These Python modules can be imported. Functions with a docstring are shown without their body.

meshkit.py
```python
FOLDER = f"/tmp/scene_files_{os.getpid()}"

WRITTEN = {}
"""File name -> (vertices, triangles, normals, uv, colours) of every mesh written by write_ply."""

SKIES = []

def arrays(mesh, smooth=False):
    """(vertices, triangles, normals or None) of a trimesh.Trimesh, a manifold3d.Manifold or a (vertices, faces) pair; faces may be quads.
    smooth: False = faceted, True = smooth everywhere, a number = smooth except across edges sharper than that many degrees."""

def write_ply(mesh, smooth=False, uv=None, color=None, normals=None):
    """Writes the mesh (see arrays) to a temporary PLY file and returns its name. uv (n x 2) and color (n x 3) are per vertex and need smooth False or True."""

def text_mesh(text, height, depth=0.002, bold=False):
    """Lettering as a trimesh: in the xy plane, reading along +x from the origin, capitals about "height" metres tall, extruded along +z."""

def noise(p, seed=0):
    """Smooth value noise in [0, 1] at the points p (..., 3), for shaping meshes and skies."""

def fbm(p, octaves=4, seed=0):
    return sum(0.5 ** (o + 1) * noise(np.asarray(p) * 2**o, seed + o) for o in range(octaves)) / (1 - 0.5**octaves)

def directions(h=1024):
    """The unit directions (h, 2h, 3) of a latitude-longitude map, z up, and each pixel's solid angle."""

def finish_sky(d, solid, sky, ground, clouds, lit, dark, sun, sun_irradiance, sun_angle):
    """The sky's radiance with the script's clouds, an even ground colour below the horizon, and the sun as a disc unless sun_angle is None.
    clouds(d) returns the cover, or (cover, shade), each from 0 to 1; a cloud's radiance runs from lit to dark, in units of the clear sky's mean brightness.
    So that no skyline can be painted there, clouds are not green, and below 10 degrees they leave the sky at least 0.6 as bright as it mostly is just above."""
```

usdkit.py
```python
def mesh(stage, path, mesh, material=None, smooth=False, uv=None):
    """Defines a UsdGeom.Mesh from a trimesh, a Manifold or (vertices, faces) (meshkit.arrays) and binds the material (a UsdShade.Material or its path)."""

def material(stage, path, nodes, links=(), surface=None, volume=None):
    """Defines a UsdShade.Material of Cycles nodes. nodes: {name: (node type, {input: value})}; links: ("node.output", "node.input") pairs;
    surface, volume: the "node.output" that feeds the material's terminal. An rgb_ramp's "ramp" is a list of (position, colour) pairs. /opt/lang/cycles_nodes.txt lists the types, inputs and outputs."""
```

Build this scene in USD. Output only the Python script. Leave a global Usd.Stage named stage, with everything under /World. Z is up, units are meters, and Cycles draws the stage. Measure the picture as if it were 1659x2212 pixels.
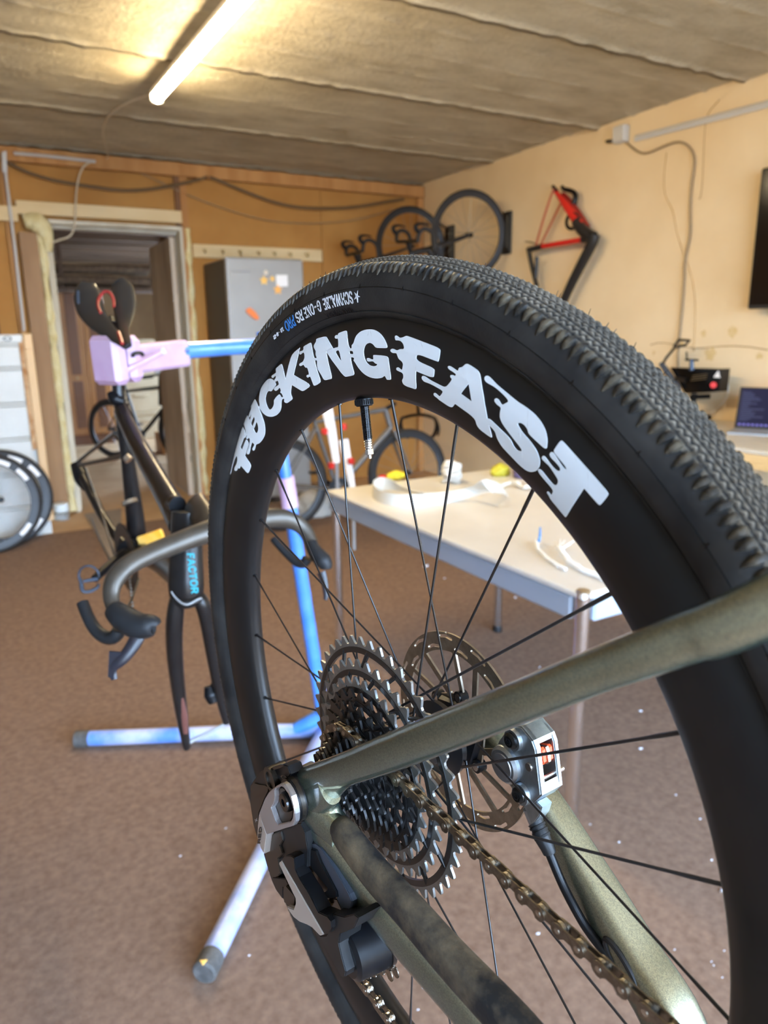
import math, random
import numpy as np, trimesh, shapely
from shapely.geometry import Polygon, Point, LineString, box as sbox
from shapely import affinity
from shapely.ops import unary_union
import usdkit, meshkit
from pxr import Usd, UsdGeom, UsdLux, Gf, Sdf

stage = Usd.Stage.CreateInMemory()
UsdGeom.SetStageUpAxis(stage, 'Z')
UsdGeom.SetStageMetersPerUnit(stage, 1.0)
UsdGeom.Xform.Define(stage, '/World')
rng = random.Random(7)
nrg = np.random.default_rng(7)
PI = math.pi

# ------------------------------------------------------------------ camera (24 mm phone lens, f = 1592 px of 1659 x 2212)
F, CX, CY, EYE = 1592.0, 829.5, 1106.0, np.array([0, 0, 1.40])
yaw, pit, rol = np.radians([29.66, 13.85, -0.76])
c_, s_ = math.cos, math.sin
RZ = np.array([[c_(yaw), -s_(yaw), 0], [s_(yaw), c_(yaw), 0], [0, 0, 1]])
RX = np.array([[1, 0, 0], [0, c_(pit), -s_(pit)], [0, s_(pit), c_(pit)]])
RR = np.array([[c_(rol), -s_(rol), 0], [s_(rol), c_(rol), 0], [0, 0, 1]])
M = RR @ RX @ np.array([[1, 0, 0], [0, 0, -1], [0, 1, 0.]]) @ RZ          # world -> camera (x right, y down, z forward)
cam = UsdGeom.Camera.Define(stage, '/World/camera')
cw = np.eye(4); cw[:3, :3] = (np.diag([1, -1, -1]) @ M); cw[3, :3] = EYE    # rows: camera axes in the world
cam.AddTransformOp().Set(Gf.Matrix4d(cw.tolist()))
cam.CreateHorizontalApertureAttr(7.149); cam.CreateVerticalApertureAttr(9.532)
cam.CreateFocalLengthAttr(7.149 * F / 1659.0)
cam.CreateFStopAttr(2.3); cam.CreateFocusDistanceAttr(0.50)
cam.CreateClippingRangeAttr(Gf.Vec2f(0.02, 200))
cam.CreateExposureAttr(EXPOSURE := 0.34)

# ------------------------------------------------------------------ daylight: overcast sky seen through the open garage door behind the camera
sky = UsdLux.DomeLight.Define(stage, '/World/sky')
sky.CreateIntensityAttr(1.0)
sky.CreateColorAttr(Gf.Vec3f(3.4, 4.7, 6.6))

# ------------------------------------------------------------------ projection helpers: a pixel becomes a point at its own distance
def ray(x, y): return M.T @ np.array([(x - CX) / F, (y - CY) / F, 1.0])
def PX(x, y, d): return EYE + ray(x, y) * d                                # d: distance along the view axis
def PZ(x, y, z): d = ray(x, y); return EYE + d * (z - EYE[2]) / d[2]
def PXX(x, y, X): d = ray(x, y); return EYE + d * X / d[0]
def PY(x, y, Y): d = ray(x, y); return EYE + d * Y / d[1]
def dep(p): return float((M @ (np.asarray(p, float) - EYE))[2])

# ------------------------------------------------------------------ prim helpers
names = {}
def fresh(parent, name):
    k = (parent, name); n = names.get(k, 0); names[k] = n + 1
    return f'{parent}/{name}' + (f'_{n:03d}' if n else '')
def meta(p, label=None, cat=None, group=None, kind=None):
    p = p.GetPrim() if hasattr(p, 'GetPrim') else p
    for k, v in (('label', label), ('category', cat), ('group', group), ('kind', kind)):
        if v: p.SetCustomDataByKey(k, v)
    return p
class Thing:
    """An Xform at the thing's base; its parts are meshes given in world coordinates."""
    def __init__(s, name, label, cat, base, group=None):
        s.path = fresh('/World', name); s.base = np.asarray(base, float)
        x = UsdGeom.Xform.Define(stage, s.path); x.AddTranslateOp().Set(Gf.Vec3d(*map(float, s.base)))
        s.x = x; meta(x, label, cat, group)
    def part(s, name, mesh, mat, label=None, smooth=35, under=None, kind=None):
        path = fresh(under or s.path, name)
        v, f = VF(mesh)
        m = usdkit.mesh(stage, path, trimesh.Trimesh(v - s.base, f, process=False), mat, smooth=smooth)
        meta(m, label, kind=kind)
        return path
def VF(m):
    if isinstance(m, (list,)): m = cat(*m)
    if isinstance(m, tuple):
        m = trimesh.Trimesh(m[0], m[1], process=False) if np.asarray(m[1]).shape[1] == 3 else trimesh.Trimesh(*meshkit.arrays(m)[:2], process=False)
    return np.array(m.vertices), np.array(m.faces)
def solo(name, mesh, mat, label, cat_, group=None, kind=None, smooth=35):
    v, f = VF(mesh); base = np.array([v[:, 0].mean(), v[:, 1].mean(), v[:, 2].min()])
    path = fresh('/World', name)
    m = usdkit.mesh(stage, path, trimesh.Trimesh(v - base, f, process=False), mat, smooth=smooth)
    UsdGeom.Xformable(m).AddTranslateOp().Set(Gf.Vec3d(*map(float, base)))
    meta(m, label, cat_, group, kind); return path
def struct(name, mesh, mat, parent=None, smooth=35):
    path = fresh(parent or '/World', name)
    v, f = VF(mesh)
    m = usdkit.mesh(stage, path, trimesh.Trimesh(v, f, process=False), mat, smooth=smooth)
    if not parent: meta(m, kind='structure')
    return path

# ------------------------------------------------------------------ mesh helpers
def cat(*ms):
    V, Fc, n = [], [], 0
    for m in ms:
        v, f = VF(m); V.append(v); Fc.append(f + n); n += len(v)
    return trimesh.Trimesh(np.vstack(V), np.vstack(Fc), process=False)
def boxm(x0, x1, y0, y1, z0, z1, bev=0.0):
    x0, x1 = sorted((x0, x1)); y0, y1 = sorted((y0, y1)); z0, z1 = sorted((z0, z1))
    if bev <= 0:
        m = trimesh.creation.box([x1 - x0, y1 - y0, z1 - z0]); m.apply_translation([(x0 + x1) / 2, (y0 + y1) / 2, (z0 + z1) / 2]); return m
    b = min(bev, (x1 - x0) * .45, (y1 - y0) * .45, (z1 - z0) * .45)
    pts = []
    for sx in (0, 1):
        for sy in (0, 1):
            for sz in (0, 1):
                p = np.array([(x0, x1)[sx], (y0, y1)[sy], (z0, z1)[sz]]); q = np.array([1 - 2 * sx, 1 - 2 * sy, 1 - 2 * sz]) * b
                for k in range(3): o = p + q; o[k] = p[k]; pts.append(o)
    return hull(pts)
def hull(pts): return trimesh.convex.convex_hull(np.asarray(pts, float))
def xf(m, A, t=(0, 0, 0)):
    v, f = VF(m); return trimesh.Trimesh(v @ np.asarray(A).T + np.asarray(t), f, process=False)
def tube(pts, r, n=10, up=None, sx=1.0, sy=1.0, caps=True, smooth=0, power=2.0, closed=False):
    """Sweeps an ellipse (r*sx by r*sy, superellipse power) along pts; r may vary per point."""
    P = np.asarray(pts, float); r = np.broadcast_to(np.asarray(r, float), (len(P),)).copy()
    sx = np.broadcast_to(np.asarray(sx, float), (len(P),)).copy(); sy = np.broadcast_to(np.asarray(sy, float), (len(P),)).copy()
    if smooth:
        t0 = np.arange(len(P)); t1 = np.linspace(0, len(P) - 1, (len(P) - 1) * smooth + 1)
        from scipy.interpolate import PchipInterpolator, CubicSpline
        P = (CubicSpline if len(P) > 2 else PchipInterpolator)(t0, P)(t1); r = np.interp(t1, t0, r); sx = np.interp(t1, t0, sx); sy = np.interp(t1, t0, sy)
    T = np.roll(P, -1, 0) - np.roll(P, 1, 0) if closed else np.gradient(P, axis=0)
    T /= np.linalg.norm(T, axis=1, keepdims=True) + 1e-12
    a = np.array(up, float) if up is not None else (np.array([0, 0, 1.0]) if abs(T[0][2]) < .9 else np.array([1.0, 0, 0]))
    N = []
    for t in T:
        a2 = (np.array(up, float) if up is not None else a); a2 = a2 - t * (a2 @ t); a = a2 / (np.linalg.norm(a2) + 1e-12); N.append(a)
    N = np.array(N); B = np.cross(T, N)
    th = np.arange(n) * 2 * PI / n; ct, st = np.cos(th), np.sin(th)
    ct, st = np.sign(ct) * np.abs(ct) ** (2 / power), np.sign(st) * np.abs(st) ** (2 / power)
    V = P[:, None] + (r * sx)[:, None, None] * ct[None, :, None] * N[:, None] + (r * sy)[:, None, None] * st[None, :, None] * B[:, None]
    m = len(P); Fc = []
    i, j = np.meshgrid(np.arange(m if closed else m - 1), np.arange(n), indexing='ij'); i2 = (i + 1) % m
    q = np.stack([i * n + j, i * n + (j + 1) % n, i2 * n + (j + 1) % n, i2 * n + j], -1).reshape(-1, 4)
    V = V.reshape(-1, 3); Fc = np.vstack([q[:, [0, 1, 2]], q[:, [0, 2, 3]]])
    if caps and not closed:
        V = np.vstack([V, P[0], P[-1]]); k = m * n
        e = np.arange(n); Fc = np.vstack([Fc, np.stack([(e + 1) % n, e, np.full(n, k)], 1), np.stack([(m - 1) * n + e, (m - 1) * n + (e + 1) % n, np.full(n, k + 1)], 1)])
    return trimesh.Trimesh(V, Fc, process=False)
def frame_of(axis, up=(0, 0, 1)):
    n = np.asarray(axis, float); n = n / np.linalg.norm(n); a = np.asarray(up, float)
    if abs(a @ n) > .95: a = np.array([1.0, 0, 0])
    u = a - n * (a @ n); u /= np.linalg.norm(u); return u, np.cross(n, u), n
def cyl(p, q, r, n=16, r2=None): return tube([p, q], [r, r if r2 is None else r2], n)
def revolve(profile, o, fr, n=96, closed=True, t0=0, t1=2 * PI):
    """profile: (radius, w) pairs, revolved about the axis fr[2] through o (fr = u, v, w axes)."""
    pr = np.asarray(profile, float); full = abs(t1 - t0 - 2 * PI) < 1e-6
    th = np.linspace(t0, t1, n, endpoint=not full); k = len(pr)
    u, v, w = fr
    V = np.asarray(o) + pr[None, :, 0, None] * (np.cos(th)[:, None, None] * u + np.sin(th)[:, None, None] * v) + pr[None, :, 1, None] * w
    i, j = np.meshgrid(np.arange(n if full else n - 1), np.arange(k if closed else k - 1), indexing='ij')
    q = np.stack([i * k + j, i * k + (j + 1) % k, ((i + 1) % n) * k + (j + 1) % k, ((i + 1) % n) * k + j], -1).reshape(-1, 4)
    m = trimesh.Trimesh(V.reshape(-1, 3), np.vstack([q[:, [0, 1, 2]], q[:, [0, 2, 3]]]), process=False)
    if m.is_watertight and m.volume < 0: m.invert()
    return m
def extrude(poly, h0, h1, o=(0, 0, 0), fr=None):
    """A shapely polygon in the plane (u, v) of fr at o, extruded from h0 to h1 along w."""
    polys = [g for g in getattr(poly, 'geoms', [poly]) if g.area > 0]
    ms = [trimesh.creation.extrude_polygon(g, h1 - h0, engine='earcut') for g in polys]
    m = cat(*ms); v = np.array(m.vertices); v[:, 2] += h0
    if fr is not None: v = np.asarray(o) + v[:, :1] * fr[0] + v[:, 1:2] * fr[1] + v[:, 2:] * fr[2]
    m = trimesh.Trimesh(v, m.faces, process=False)
    if fr is not None and np.dot(np.cross(fr[0], fr[1]), fr[2]) < 0: m.invert()
    return m
def rope(pts, r, n=8, k=8): return tube(pts, r, n, smooth=k)

# ------------------------------------------------------------------ materials
UsdGeom.Scope.Define(stage, '/World/Looks')
mats = {}
def mat(name, col, rough=.5, metal=0.0, var=0.0, vscale=20, col2=None, bump=0.0, bscale=60, coat=0.0, spec=.5, extra=None, detail=4, ramp=(.35, .65), bdist=.002, stretch=None):
    nodes = {'p': ('principled_bsdf', dict(base_color=col, roughness=rough, metallic=metal, coat_weight=coat, specular_ior_level=spec, **(extra or {})))}
    links = []
    if col2 is not None or var > 0 or bump > 0:
        nodes['tc'] = ('texture_coordinate', {}); src = 'tc.object'
        if stretch: nodes['mp'] = ('mapping', {'scale': stretch}); links.append(('tc.object', 'mp.vector')); src = 'mp.vector'
    if col2 is not None or var > 0:
        c2 = col2 if col2 is not None else tuple(min(1, x * (1 + var)) for x in col)
        c1 = col if col2 is not None else tuple(x * (1 - var) for x in col)
        nodes['n'] = ('noise_texture', {'scale': vscale, 'detail': detail, 'roughness': .6})
        nodes['r'] = ('rgb_ramp', {'ramp': [(ramp[0], c1), (ramp[1], c2)]})
        links += [(src, 'n.vector'), ('n.fac', 'r.fac'), ('r.color', 'p.base_color')]
    if bump > 0:
        nodes['nb'] = ('noise_texture', {'scale': bscale, 'detail': 4, 'roughness': .6})
        nodes['b'] = ('bump', {'strength': bump, 'distance': bdist})
        links += [(src, 'nb.vector'), ('nb.fac', 'b.height'), ('b.normal', 'p.normal')]
    m = usdkit.material(stage, f'/World/Looks/{name}', nodes, links, surface='p.BSDF'); mats[name] = m; return m
def glow(name, col, strength):
    m = usdkit.material(stage, f'/World/Looks/{name}', {'e': ('emission', {'color': col, 'strength': strength})}, surface='e.emission'); mats[name] = m; return m
# ================================================================== materials of the room
carpet_m = mat('carpet', (.185, .115, .080), .95, col2=(.275, .182, .132), vscale=46, bump=.9, bscale=420, bdist=.004, spec=.15, detail=7, ramp=(.3, .72))
screed_m = mat('screed', (.46, .29, .15), .75, col2=(.56, .37, .21), vscale=2.2, spec=.3)
plaster_m = mat('cream_plaster', (.72, .54, .32), .85, col2=(.79, .62, .39), vscale=1.1, bump=.35, bscale=9, bdist=.012, spec=.2, detail=7)
board_m = mat('fibreboard', (.40, .185, .048), .8, col2=(.47, .235, .066), vscale=1.6, bump=.15, bscale=300, spec=.2)
batten_m = mat('batten_wood', (.42, .19, .06), .7, col2=(.55, .28, .10), vscale=9, stretch=(1, 1, .12), spec=.3)
dark_batten_m = mat('dark_batten_wood', (.17, .075, .03), .75, col2=(.24, .11, .045), vscale=9, stretch=(1, 1, .12))
pale_wood_m = mat('pale_wood', (.66, .48, .24), .65, col2=(.74, .57, .32), vscale=7, stretch=(.2, 1, 1))
jamb_m = mat('weathered_jamb', (.50, .44, .32), .7, col2=(.62, .57, .45), vscale=6, stretch=(1, 1, .2))
brown_board_m = mat('brown_board', (.29, .16, .075), .7, col2=(.36, .21, .10), vscale=8, stretch=(1, 1, .15))
foam_m = mat('expanding_foam', (.72, .58, .26), .9, col2=(.82, .72, .42), vscale=14, bump=.9, bscale=40, bdist=.02)
leaf_m = mat('door_leaf_paint', (.36, .26, .17), .5, col2=(.60, .49, .36), vscale=2.5, stretch=(1, 1, .4))
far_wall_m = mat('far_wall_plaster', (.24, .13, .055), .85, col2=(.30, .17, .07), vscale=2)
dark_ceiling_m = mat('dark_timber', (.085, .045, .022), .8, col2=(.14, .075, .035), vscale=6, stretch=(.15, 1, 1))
# rough concrete with rust-brown stains and pale formwork beads
usdkit.material(stage, '/World/Looks/concrete', {
    'tc': ('texture_coordinate', {}),
    'm1': ('mapping', {'scale': (1, 2.0, 1)}), 'n1': ('noise_texture', {'scale': 2.6, 'detail': 9, 'roughness': .68}), 'r1': ('rgb_ramp', {'ramp': [(.3, (.44, .37, .25)), (.52, (.60, .52, .37)), (.75, (.70, .62, .46))]}),
    'm2': ('mapping', {'scale': (.9, 5.0, 1)}), 'n2': ('noise_texture', {'scale': 1.3, 'detail': 5, 'roughness': .7}), 'r2': ('rgb_ramp', {'ramp': [(.60, (0, 0, 0)), (.74, (1, 1, 1))]}),
    'mx': ('mix_color', {'b': (.27, .13, .045)}), 'ap': ('attribute', {'attribute': 'pale'}), 'mp': ('mix_color', {'b': (.74, .66, .50)}), 'at': ('attribute', {'attribute': 'stain'}), 'mm': ('math', {'math_type': 'multiply'}),
    'n3': ('noise_texture', {'scale': 34, 'detail': 6, 'roughness': .7}), 'b': ('bump', {'strength': 1.0, 'distance': .02}),
    'p': ('principled_bsdf', {'roughness': .9, 'specular_ior_level': .2})},
    [('tc.object', 'm1.vector'), ('m1.vector', 'n1.vector'), ('n1.fac', 'r1.fac'), ('r1.color', 'mx.a'), ('tc.object', 'm2.vector'), ('m2.vector', 'n2.vector'), ('n2.fac', 'r2.fac'),
     ('r2.color', 'mm.value1'), ('at.fac', 'mm.value2'), ('mm.value', 'mx.fac'), ('mx.result', 'mp.a'), ('ap.fac', 'mp.fac'), ('mp.result', 'p.base_color'), ('tc.object', 'n3.vector'), ('n3.fac', 'b.height'), ('b.normal', 'p.normal')], surface='p.BSDF')
concrete_m = usdkit.UsdShade.Material.Get(stage, '/World/Looks/concrete')

# ================================================================== the room
XL, XR, YB, YF, ZC = -2.6, 4.05, 6.30, -1.9, 2.735
DX0, DX1, DZ = .745, 1.715, 2.20
struct('driveway', boxm(-60, 60, -80, YF - 3.51, -.16, -.04), mat('added_gravel', (.22, .21, .20), .9, col2=(.30, .29, .27), vscale=6))  # unseen ground outside, added to darken the light from below the horizon
struct('floor', boxm(XL - .2, XR + .2, YF - 3.5, 13.6, -.12, -.006), screed_m)
v = trimesh.creation.box([XR - XL - .004, 5.67 - YF, .006]); v.apply_translation([(XL + XR) / 2, (5.67 + YF) / 2, -.003])
solo('carpet', v, carpet_m, 'brown needle felt carpet covering the workshop floor', 'carpet')
wr = struct('wall_right', boxm(XR, XR + .2, YF, YB + .12, -.1, 2.9), plaster_m)
struct('wall_left', boxm(XL - .2, XL, YF, YB, -.1, 2.9), mat('grey_render', (.20, .19, .18), .9, col2=(.27, .26, .24), vscale=2))
# the open garage front behind the camera: two piers and a lintel
wf = struct('wall_front', cat(boxm(XL - .2, -1.3, YF - .2, YF, -.1, 2.9), boxm(3.7, XR + .2, YF - .2, YF, -.1, 2.9), boxm(-1.3, 3.7, YF - .2, YF, 2.45, 2.9)), plaster_m)
wb = struct('wall_back', cat(boxm(XL, DX0 - .03, YB + .02, YB + .12, -.1, 2.9), boxm(DX1 + .03, XR, YB + .02, YB + .12, -.1, 2.9), boxm(DX0 - .03, DX1 + .03, YB + .02, YB + .12, DZ + .03, 2.9)), board_m)
for x0, x1, z0, z1 in ((XL, .46, 0, 2.60), (.50, 1.735, DZ + .10, 2.60), (1.79, 2.985, 0, 2.60), (2.99, 3.98, 0, 2.60)):
    struct('fibreboard_panel', boxm(x0, x1, YB, YB + .02, z0, z1), board_m, wb)
struct('top_rail', boxm(XL, 4.04, YB - .055, YB, 2.605, 2.70), batten_m, wb)
for x, w in ((1.74, .05), (3.985, .06), (.46, .045)):
    struct('batten', boxm(x, x + w, YB - .035, YB, 0, 2.61), batten_m, wb)
struct('batten', boxm(1.70, 1.745, YB - .03, YB, 2.24, 2.61), dark_batten_m, wb)
struct('batten', boxm(.27, .33, YB - .05, YB, 0, 2.61), dark_batten_m, wb)
struct('cross_rail', boxm(.1, .54, YB - .07, YB - .05, 2.20, 2.30), pale_wood_m, wb)
# plaster cracks on the right wall
def crack(pts, w=.004):
    P = [PXX(x, y, XR - .001) for x, y in pts]
    return tube(P, [w * (.6 + .8 * rng.random()) for _ in P], 4, sx=1, sy=.25, smooth=3)
crack_m = mat('crack_brown', (.40, .24, .10), .9)  # one even brown for the plaster cracks
struct('crack', crack([(1440, 330), (1437, 420), (1452, 452), (1462, 500), (1478, 550), (1497, 610), (1502, 680), (1500, 760)]), crack_m, wr)
struct('crack', crack([(1555, 215), (1530, 245), (1522, 290), (1518, 380), (1510, 430)]), crack_m, wr)
struct('crack', crack([(1405, 745), (1450, 743), (1500, 752), (1560, 748), (1659, 756)], .003), crack_m, wr)
for px, py, r in ((1535, 765, .04), (1582, 716, .03), (1520, 720, .02), (1470, 742, .02), (1412, 762, .015), (1640, 770, .02)):
    c0 = PXX(px, py, XR - .0008); ang = np.linspace(0, 2 * PI, 14, endpoint=False)
    pts = np.array([c0 + np.array([0, math.cos(a) * r * (.6 + .7 * rng.random()), math.sin(a) * r * (.6 + .9 * rng.random())]) for a in ang])
    struct('plaster_stain', trimesh.Trimesh(np.vstack([pts, c0]), [[i, (i + 1) % 14, 14] for i in range(14)], process=False), mat(f'stain_{px}', (.62, .42, .17), .9, col2=(.70, .52, .27), vscale=30), wr)

# ceiling of cast concrete slabs, each with a ragged lip along its joint
ce = struct('ceiling', boxm(XL - .2, XR + .2, YF - .2, 13.6, 2.80, 2.95), dark_ceiling_m)
joints = [-2.0, -.42, .71, 1.84, 2.97, 4.08, 5.24, 6.30]
for k in range(len(joints) - 1):
    y0, y1 = joints[k] + .004, joints[k + 1] - .004
    nx, ny = (300, 64) if y0 > 1.5 else (60, 24)
    X, Y = np.meshgrid(np.linspace(XL, XR, nx), np.linspace(y0, y1, ny), indexing='ij'); T = (Y - y0) / (y1 - y0)
    pts = np.stack([X * 1.2, Y * 5, np.full_like(X, k * 7.)], -1)
    Z = 2.752 - .020 * T + .008 * (meshkit.fbm(pts, 4, k) - .5)
    pale = np.zeros_like(X)
    rag = meshkit.fbm(np.stack([X * 14, Y * 0, np.full_like(X, k * 3.)], -1), 3, 5)
    Z -= .020 * np.exp(-((y1 - Y) / .02) ** 2) * (.4 + rag)                       # lip hanging at the far joint
    pale += .8 * np.exp(-((y1 - Y) / .022) ** 2) * np.clip((rag - .30) * 3, 0, 1)
    for b in (.22, .47, .71):
        wob = .012 * (meshkit.fbm(np.stack([X * 2, Y * 0, np.full_like(X, b * 50 + k)], -1), 2, 3) - .5)
        on = meshkit.fbm(np.stack([X * 7, Y * 0, np.full_like(X, b * 31 + k)], -1), 3, 11)
        bd = np.exp(-((T - b - wob) * (y1 - y0) / .012) ** 2) * np.clip((on - .42) * 5, 0, 1); Z -= .010 * bd; pale += .6 * bd
    pale = np.clip(pale, 0, 1).reshape(-1)
    V = np.vstack([np.stack([X, Y, Z], -1).reshape(-1, 3), np.stack([X, Y, np.full_like(X, 2.80)], -1).reshape(-1, 3)])
    i, j = np.meshgrid(np.arange(nx - 1), np.arange(ny - 1), indexing='ij'); a = i * ny + j
    q = np.stack([a, a + 1, a + ny + 1, a + ny], -1).reshape(-1, 4)
    fs = [q]
    n0 = nx * ny
    e = np.arange(nx - 1) * ny
    fs.append(np.stack([e, e + ny, e + ny + n0, e + n0], -1)); e2 = e + ny - 1
    fs.append(np.stack([e2, e2 + n0, e2 + ny + n0, e2 + ny], -1))
    q = np.vstack(fs)
    path = struct('ceiling_slab', trimesh.Trimesh(V, np.vstack([q[:, [0, 1, 2]], q[:, [0, 2, 3]]]), process=False), concrete_m, ce, smooth=True)
    st = np.clip(1.4 * np.exp(-T / .10) + .25 * np.exp(-((1 - T) / .06)) + .10, 0, 1).reshape(-1)
    usdkit.UsdGeom.PrimvarsAPI(stage.GetPrimAtPath(path)).CreatePrimvar('stain', Sdf.ValueTypeNames.FloatArray, 'vertex').Set(np.r_[st, st].astype(np.float32).tolist())
    usdkit.UsdGeom.PrimvarsAPI(stage.GetPrimAtPath(path)).CreatePrimvar('pale', Sdf.ValueTypeNames.FloatArray, 'vertex').Set(np.r_[pale, pale].astype(np.float32).tolist())

# ---- door to the next room
d1 = struct('door_1', cat(boxm(DX0 - .035, DX0, YB - .03, YB + .13, 0, DZ + .03), boxm(DX1, DX1 + .035, YB - .03, YB + .13, 0, DZ + .03), boxm(DX0, DX1, YB - .03, YB + .13, DZ, DZ + .03)), jamb_m)
meta(stage.GetPrimAtPath(d1), 'weathered pale door frame set in the fibreboard wall')
struct('head_board', boxm(.54, 1.735, YB - .05, YB - .02, 2.255, 2.345), pale_wood_m, d1)
struct('side_board', boxm(.535, .655, YB - .045, YB, 0, 2.13), brown_board_m, d1)
struct('stop', cat(boxm(DX0, DX0 + .02, YB + .06, YB + .13, 0, DZ), boxm(DX0, DX1, YB + .06, YB + .13, DZ - .02, DZ)), jamb_m, d1)
def foam(x0, x1, z0, z1, seed):
    n = max(4, int((z1 - z0) / .025)); ms = []
    zz = np.linspace(z0, z1, n); r0 = (x1 - x0) / 2
    P = [[(x0 + x1) / 2 + .012 * (meshkit.noise(np.array([z * 9, 0, seed])) - .5), YB - .022, z] for z in zz]
    R = [r0 * (.65 + .8 * float(meshkit.noise(np.array([z * 13, 3, seed])))) for z in zz]
    return tube(P, R, 9, sy=1.0)
struct('foam_seam', foam(.655, .712, .02, 2.2, 1), foam_m, d1)
struct('foam_seam', foam(1.752, 1.80, .02, 2.22, 2), foam_m, d1)
struct('foam_lump', tube([[.58, YB - .04, 2.20], [.66, YB - .04, 2.20], [.71, YB - .04, 2.14], [.72, YB - .04, 2.0]], [.05, .075, .06, .03], 10, smooth=4), foam_m, d1)
A0, A1 = np.array([1.70, 6.40]), np.array([1.735, 7.28]); dd = A1 - A0; nn = np.array([-dd[1], dd[0]]) / np.linalg.norm(dd) * .04
struct('door_leaf', extrude(Polygon([A0, A1, A1 + nn, A0 + nn]), .01, 2.16, fr=np.eye(3)), leaf_m, d1)
hk = A0 + dd * .92 + nn * 1.0
struct('handle', tube([[hk[0], hk[1], 1.05], [hk[0] - .05, hk[1], 1.05], [hk[0] - .055, hk[1] - .11, 1.05]], .01, 8), mat('handle_steel', (.5, .5, .5), .35, 1), d1)

# ---- the next room, with a window in its right wall
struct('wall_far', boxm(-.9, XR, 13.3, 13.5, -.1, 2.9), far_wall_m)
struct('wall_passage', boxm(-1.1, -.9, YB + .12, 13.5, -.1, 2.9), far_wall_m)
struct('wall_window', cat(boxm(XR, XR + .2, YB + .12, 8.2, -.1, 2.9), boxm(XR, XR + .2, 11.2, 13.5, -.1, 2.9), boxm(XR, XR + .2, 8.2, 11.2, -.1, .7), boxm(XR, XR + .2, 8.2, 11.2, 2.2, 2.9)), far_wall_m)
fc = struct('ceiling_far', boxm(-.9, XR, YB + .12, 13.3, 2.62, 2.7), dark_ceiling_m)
for y in np.arange(7.4, 13.2, .75): struct('joist', boxm(-.9, XR, y, y + .12, 2.48, 2.62, .006), dark_ceiling_m, fc)

# ================================================================== lamp
white_paint = mat('lamp_white', (.78, .76, .70), .45)
lamp_glow = glow('lamp_glow', (1.0, .80, .48), 100.0)
LX, LZ = 1.205, 2.665
ly1 = PZ(338, 222, LZ - .03)[1]; LX = PZ(338, 222, LZ - .03)[0]
lamp = Thing('batten_lamp', 'long lit white batten lamp hanging under the concrete ceiling', 'lamp', (LX, ly1 - 1.18, LZ - .035))
lamp.part('housing', boxm(LX - .034, LX + .034, ly1 - 2.36, ly1, LZ, LZ + .032, .006), white_paint)  # unseen near stretch of the lamp is added length for more overhead light
lamp.part('diffuser', tube([[LX, ly1 - 2.35, LZ - .004], [LX, ly1 - .01, LZ - .004]], .032, 18, sx=1.0, sy=1.0), lamp_glow, 'glowing tubular diffuser')
for yy in (ly1 - .012, ly1 - 2.348):
    lamp.part('end_cap', boxm(LX - .035, LX + .035, yy - .012, yy + .012, LZ - .036, LZ + .03, .01), white_paint)
for yy in (ly1 - .25, ly1 - 2.1):
    lamp.part('hanger', cyl([LX, yy, LZ + .03], [LX, yy, 2.745], .004, 6), mat('hanger_wire', (.4, .4, .4), .5, .8) if 'hanger_wire' not in mats else mats['hanger_wire'])

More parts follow.
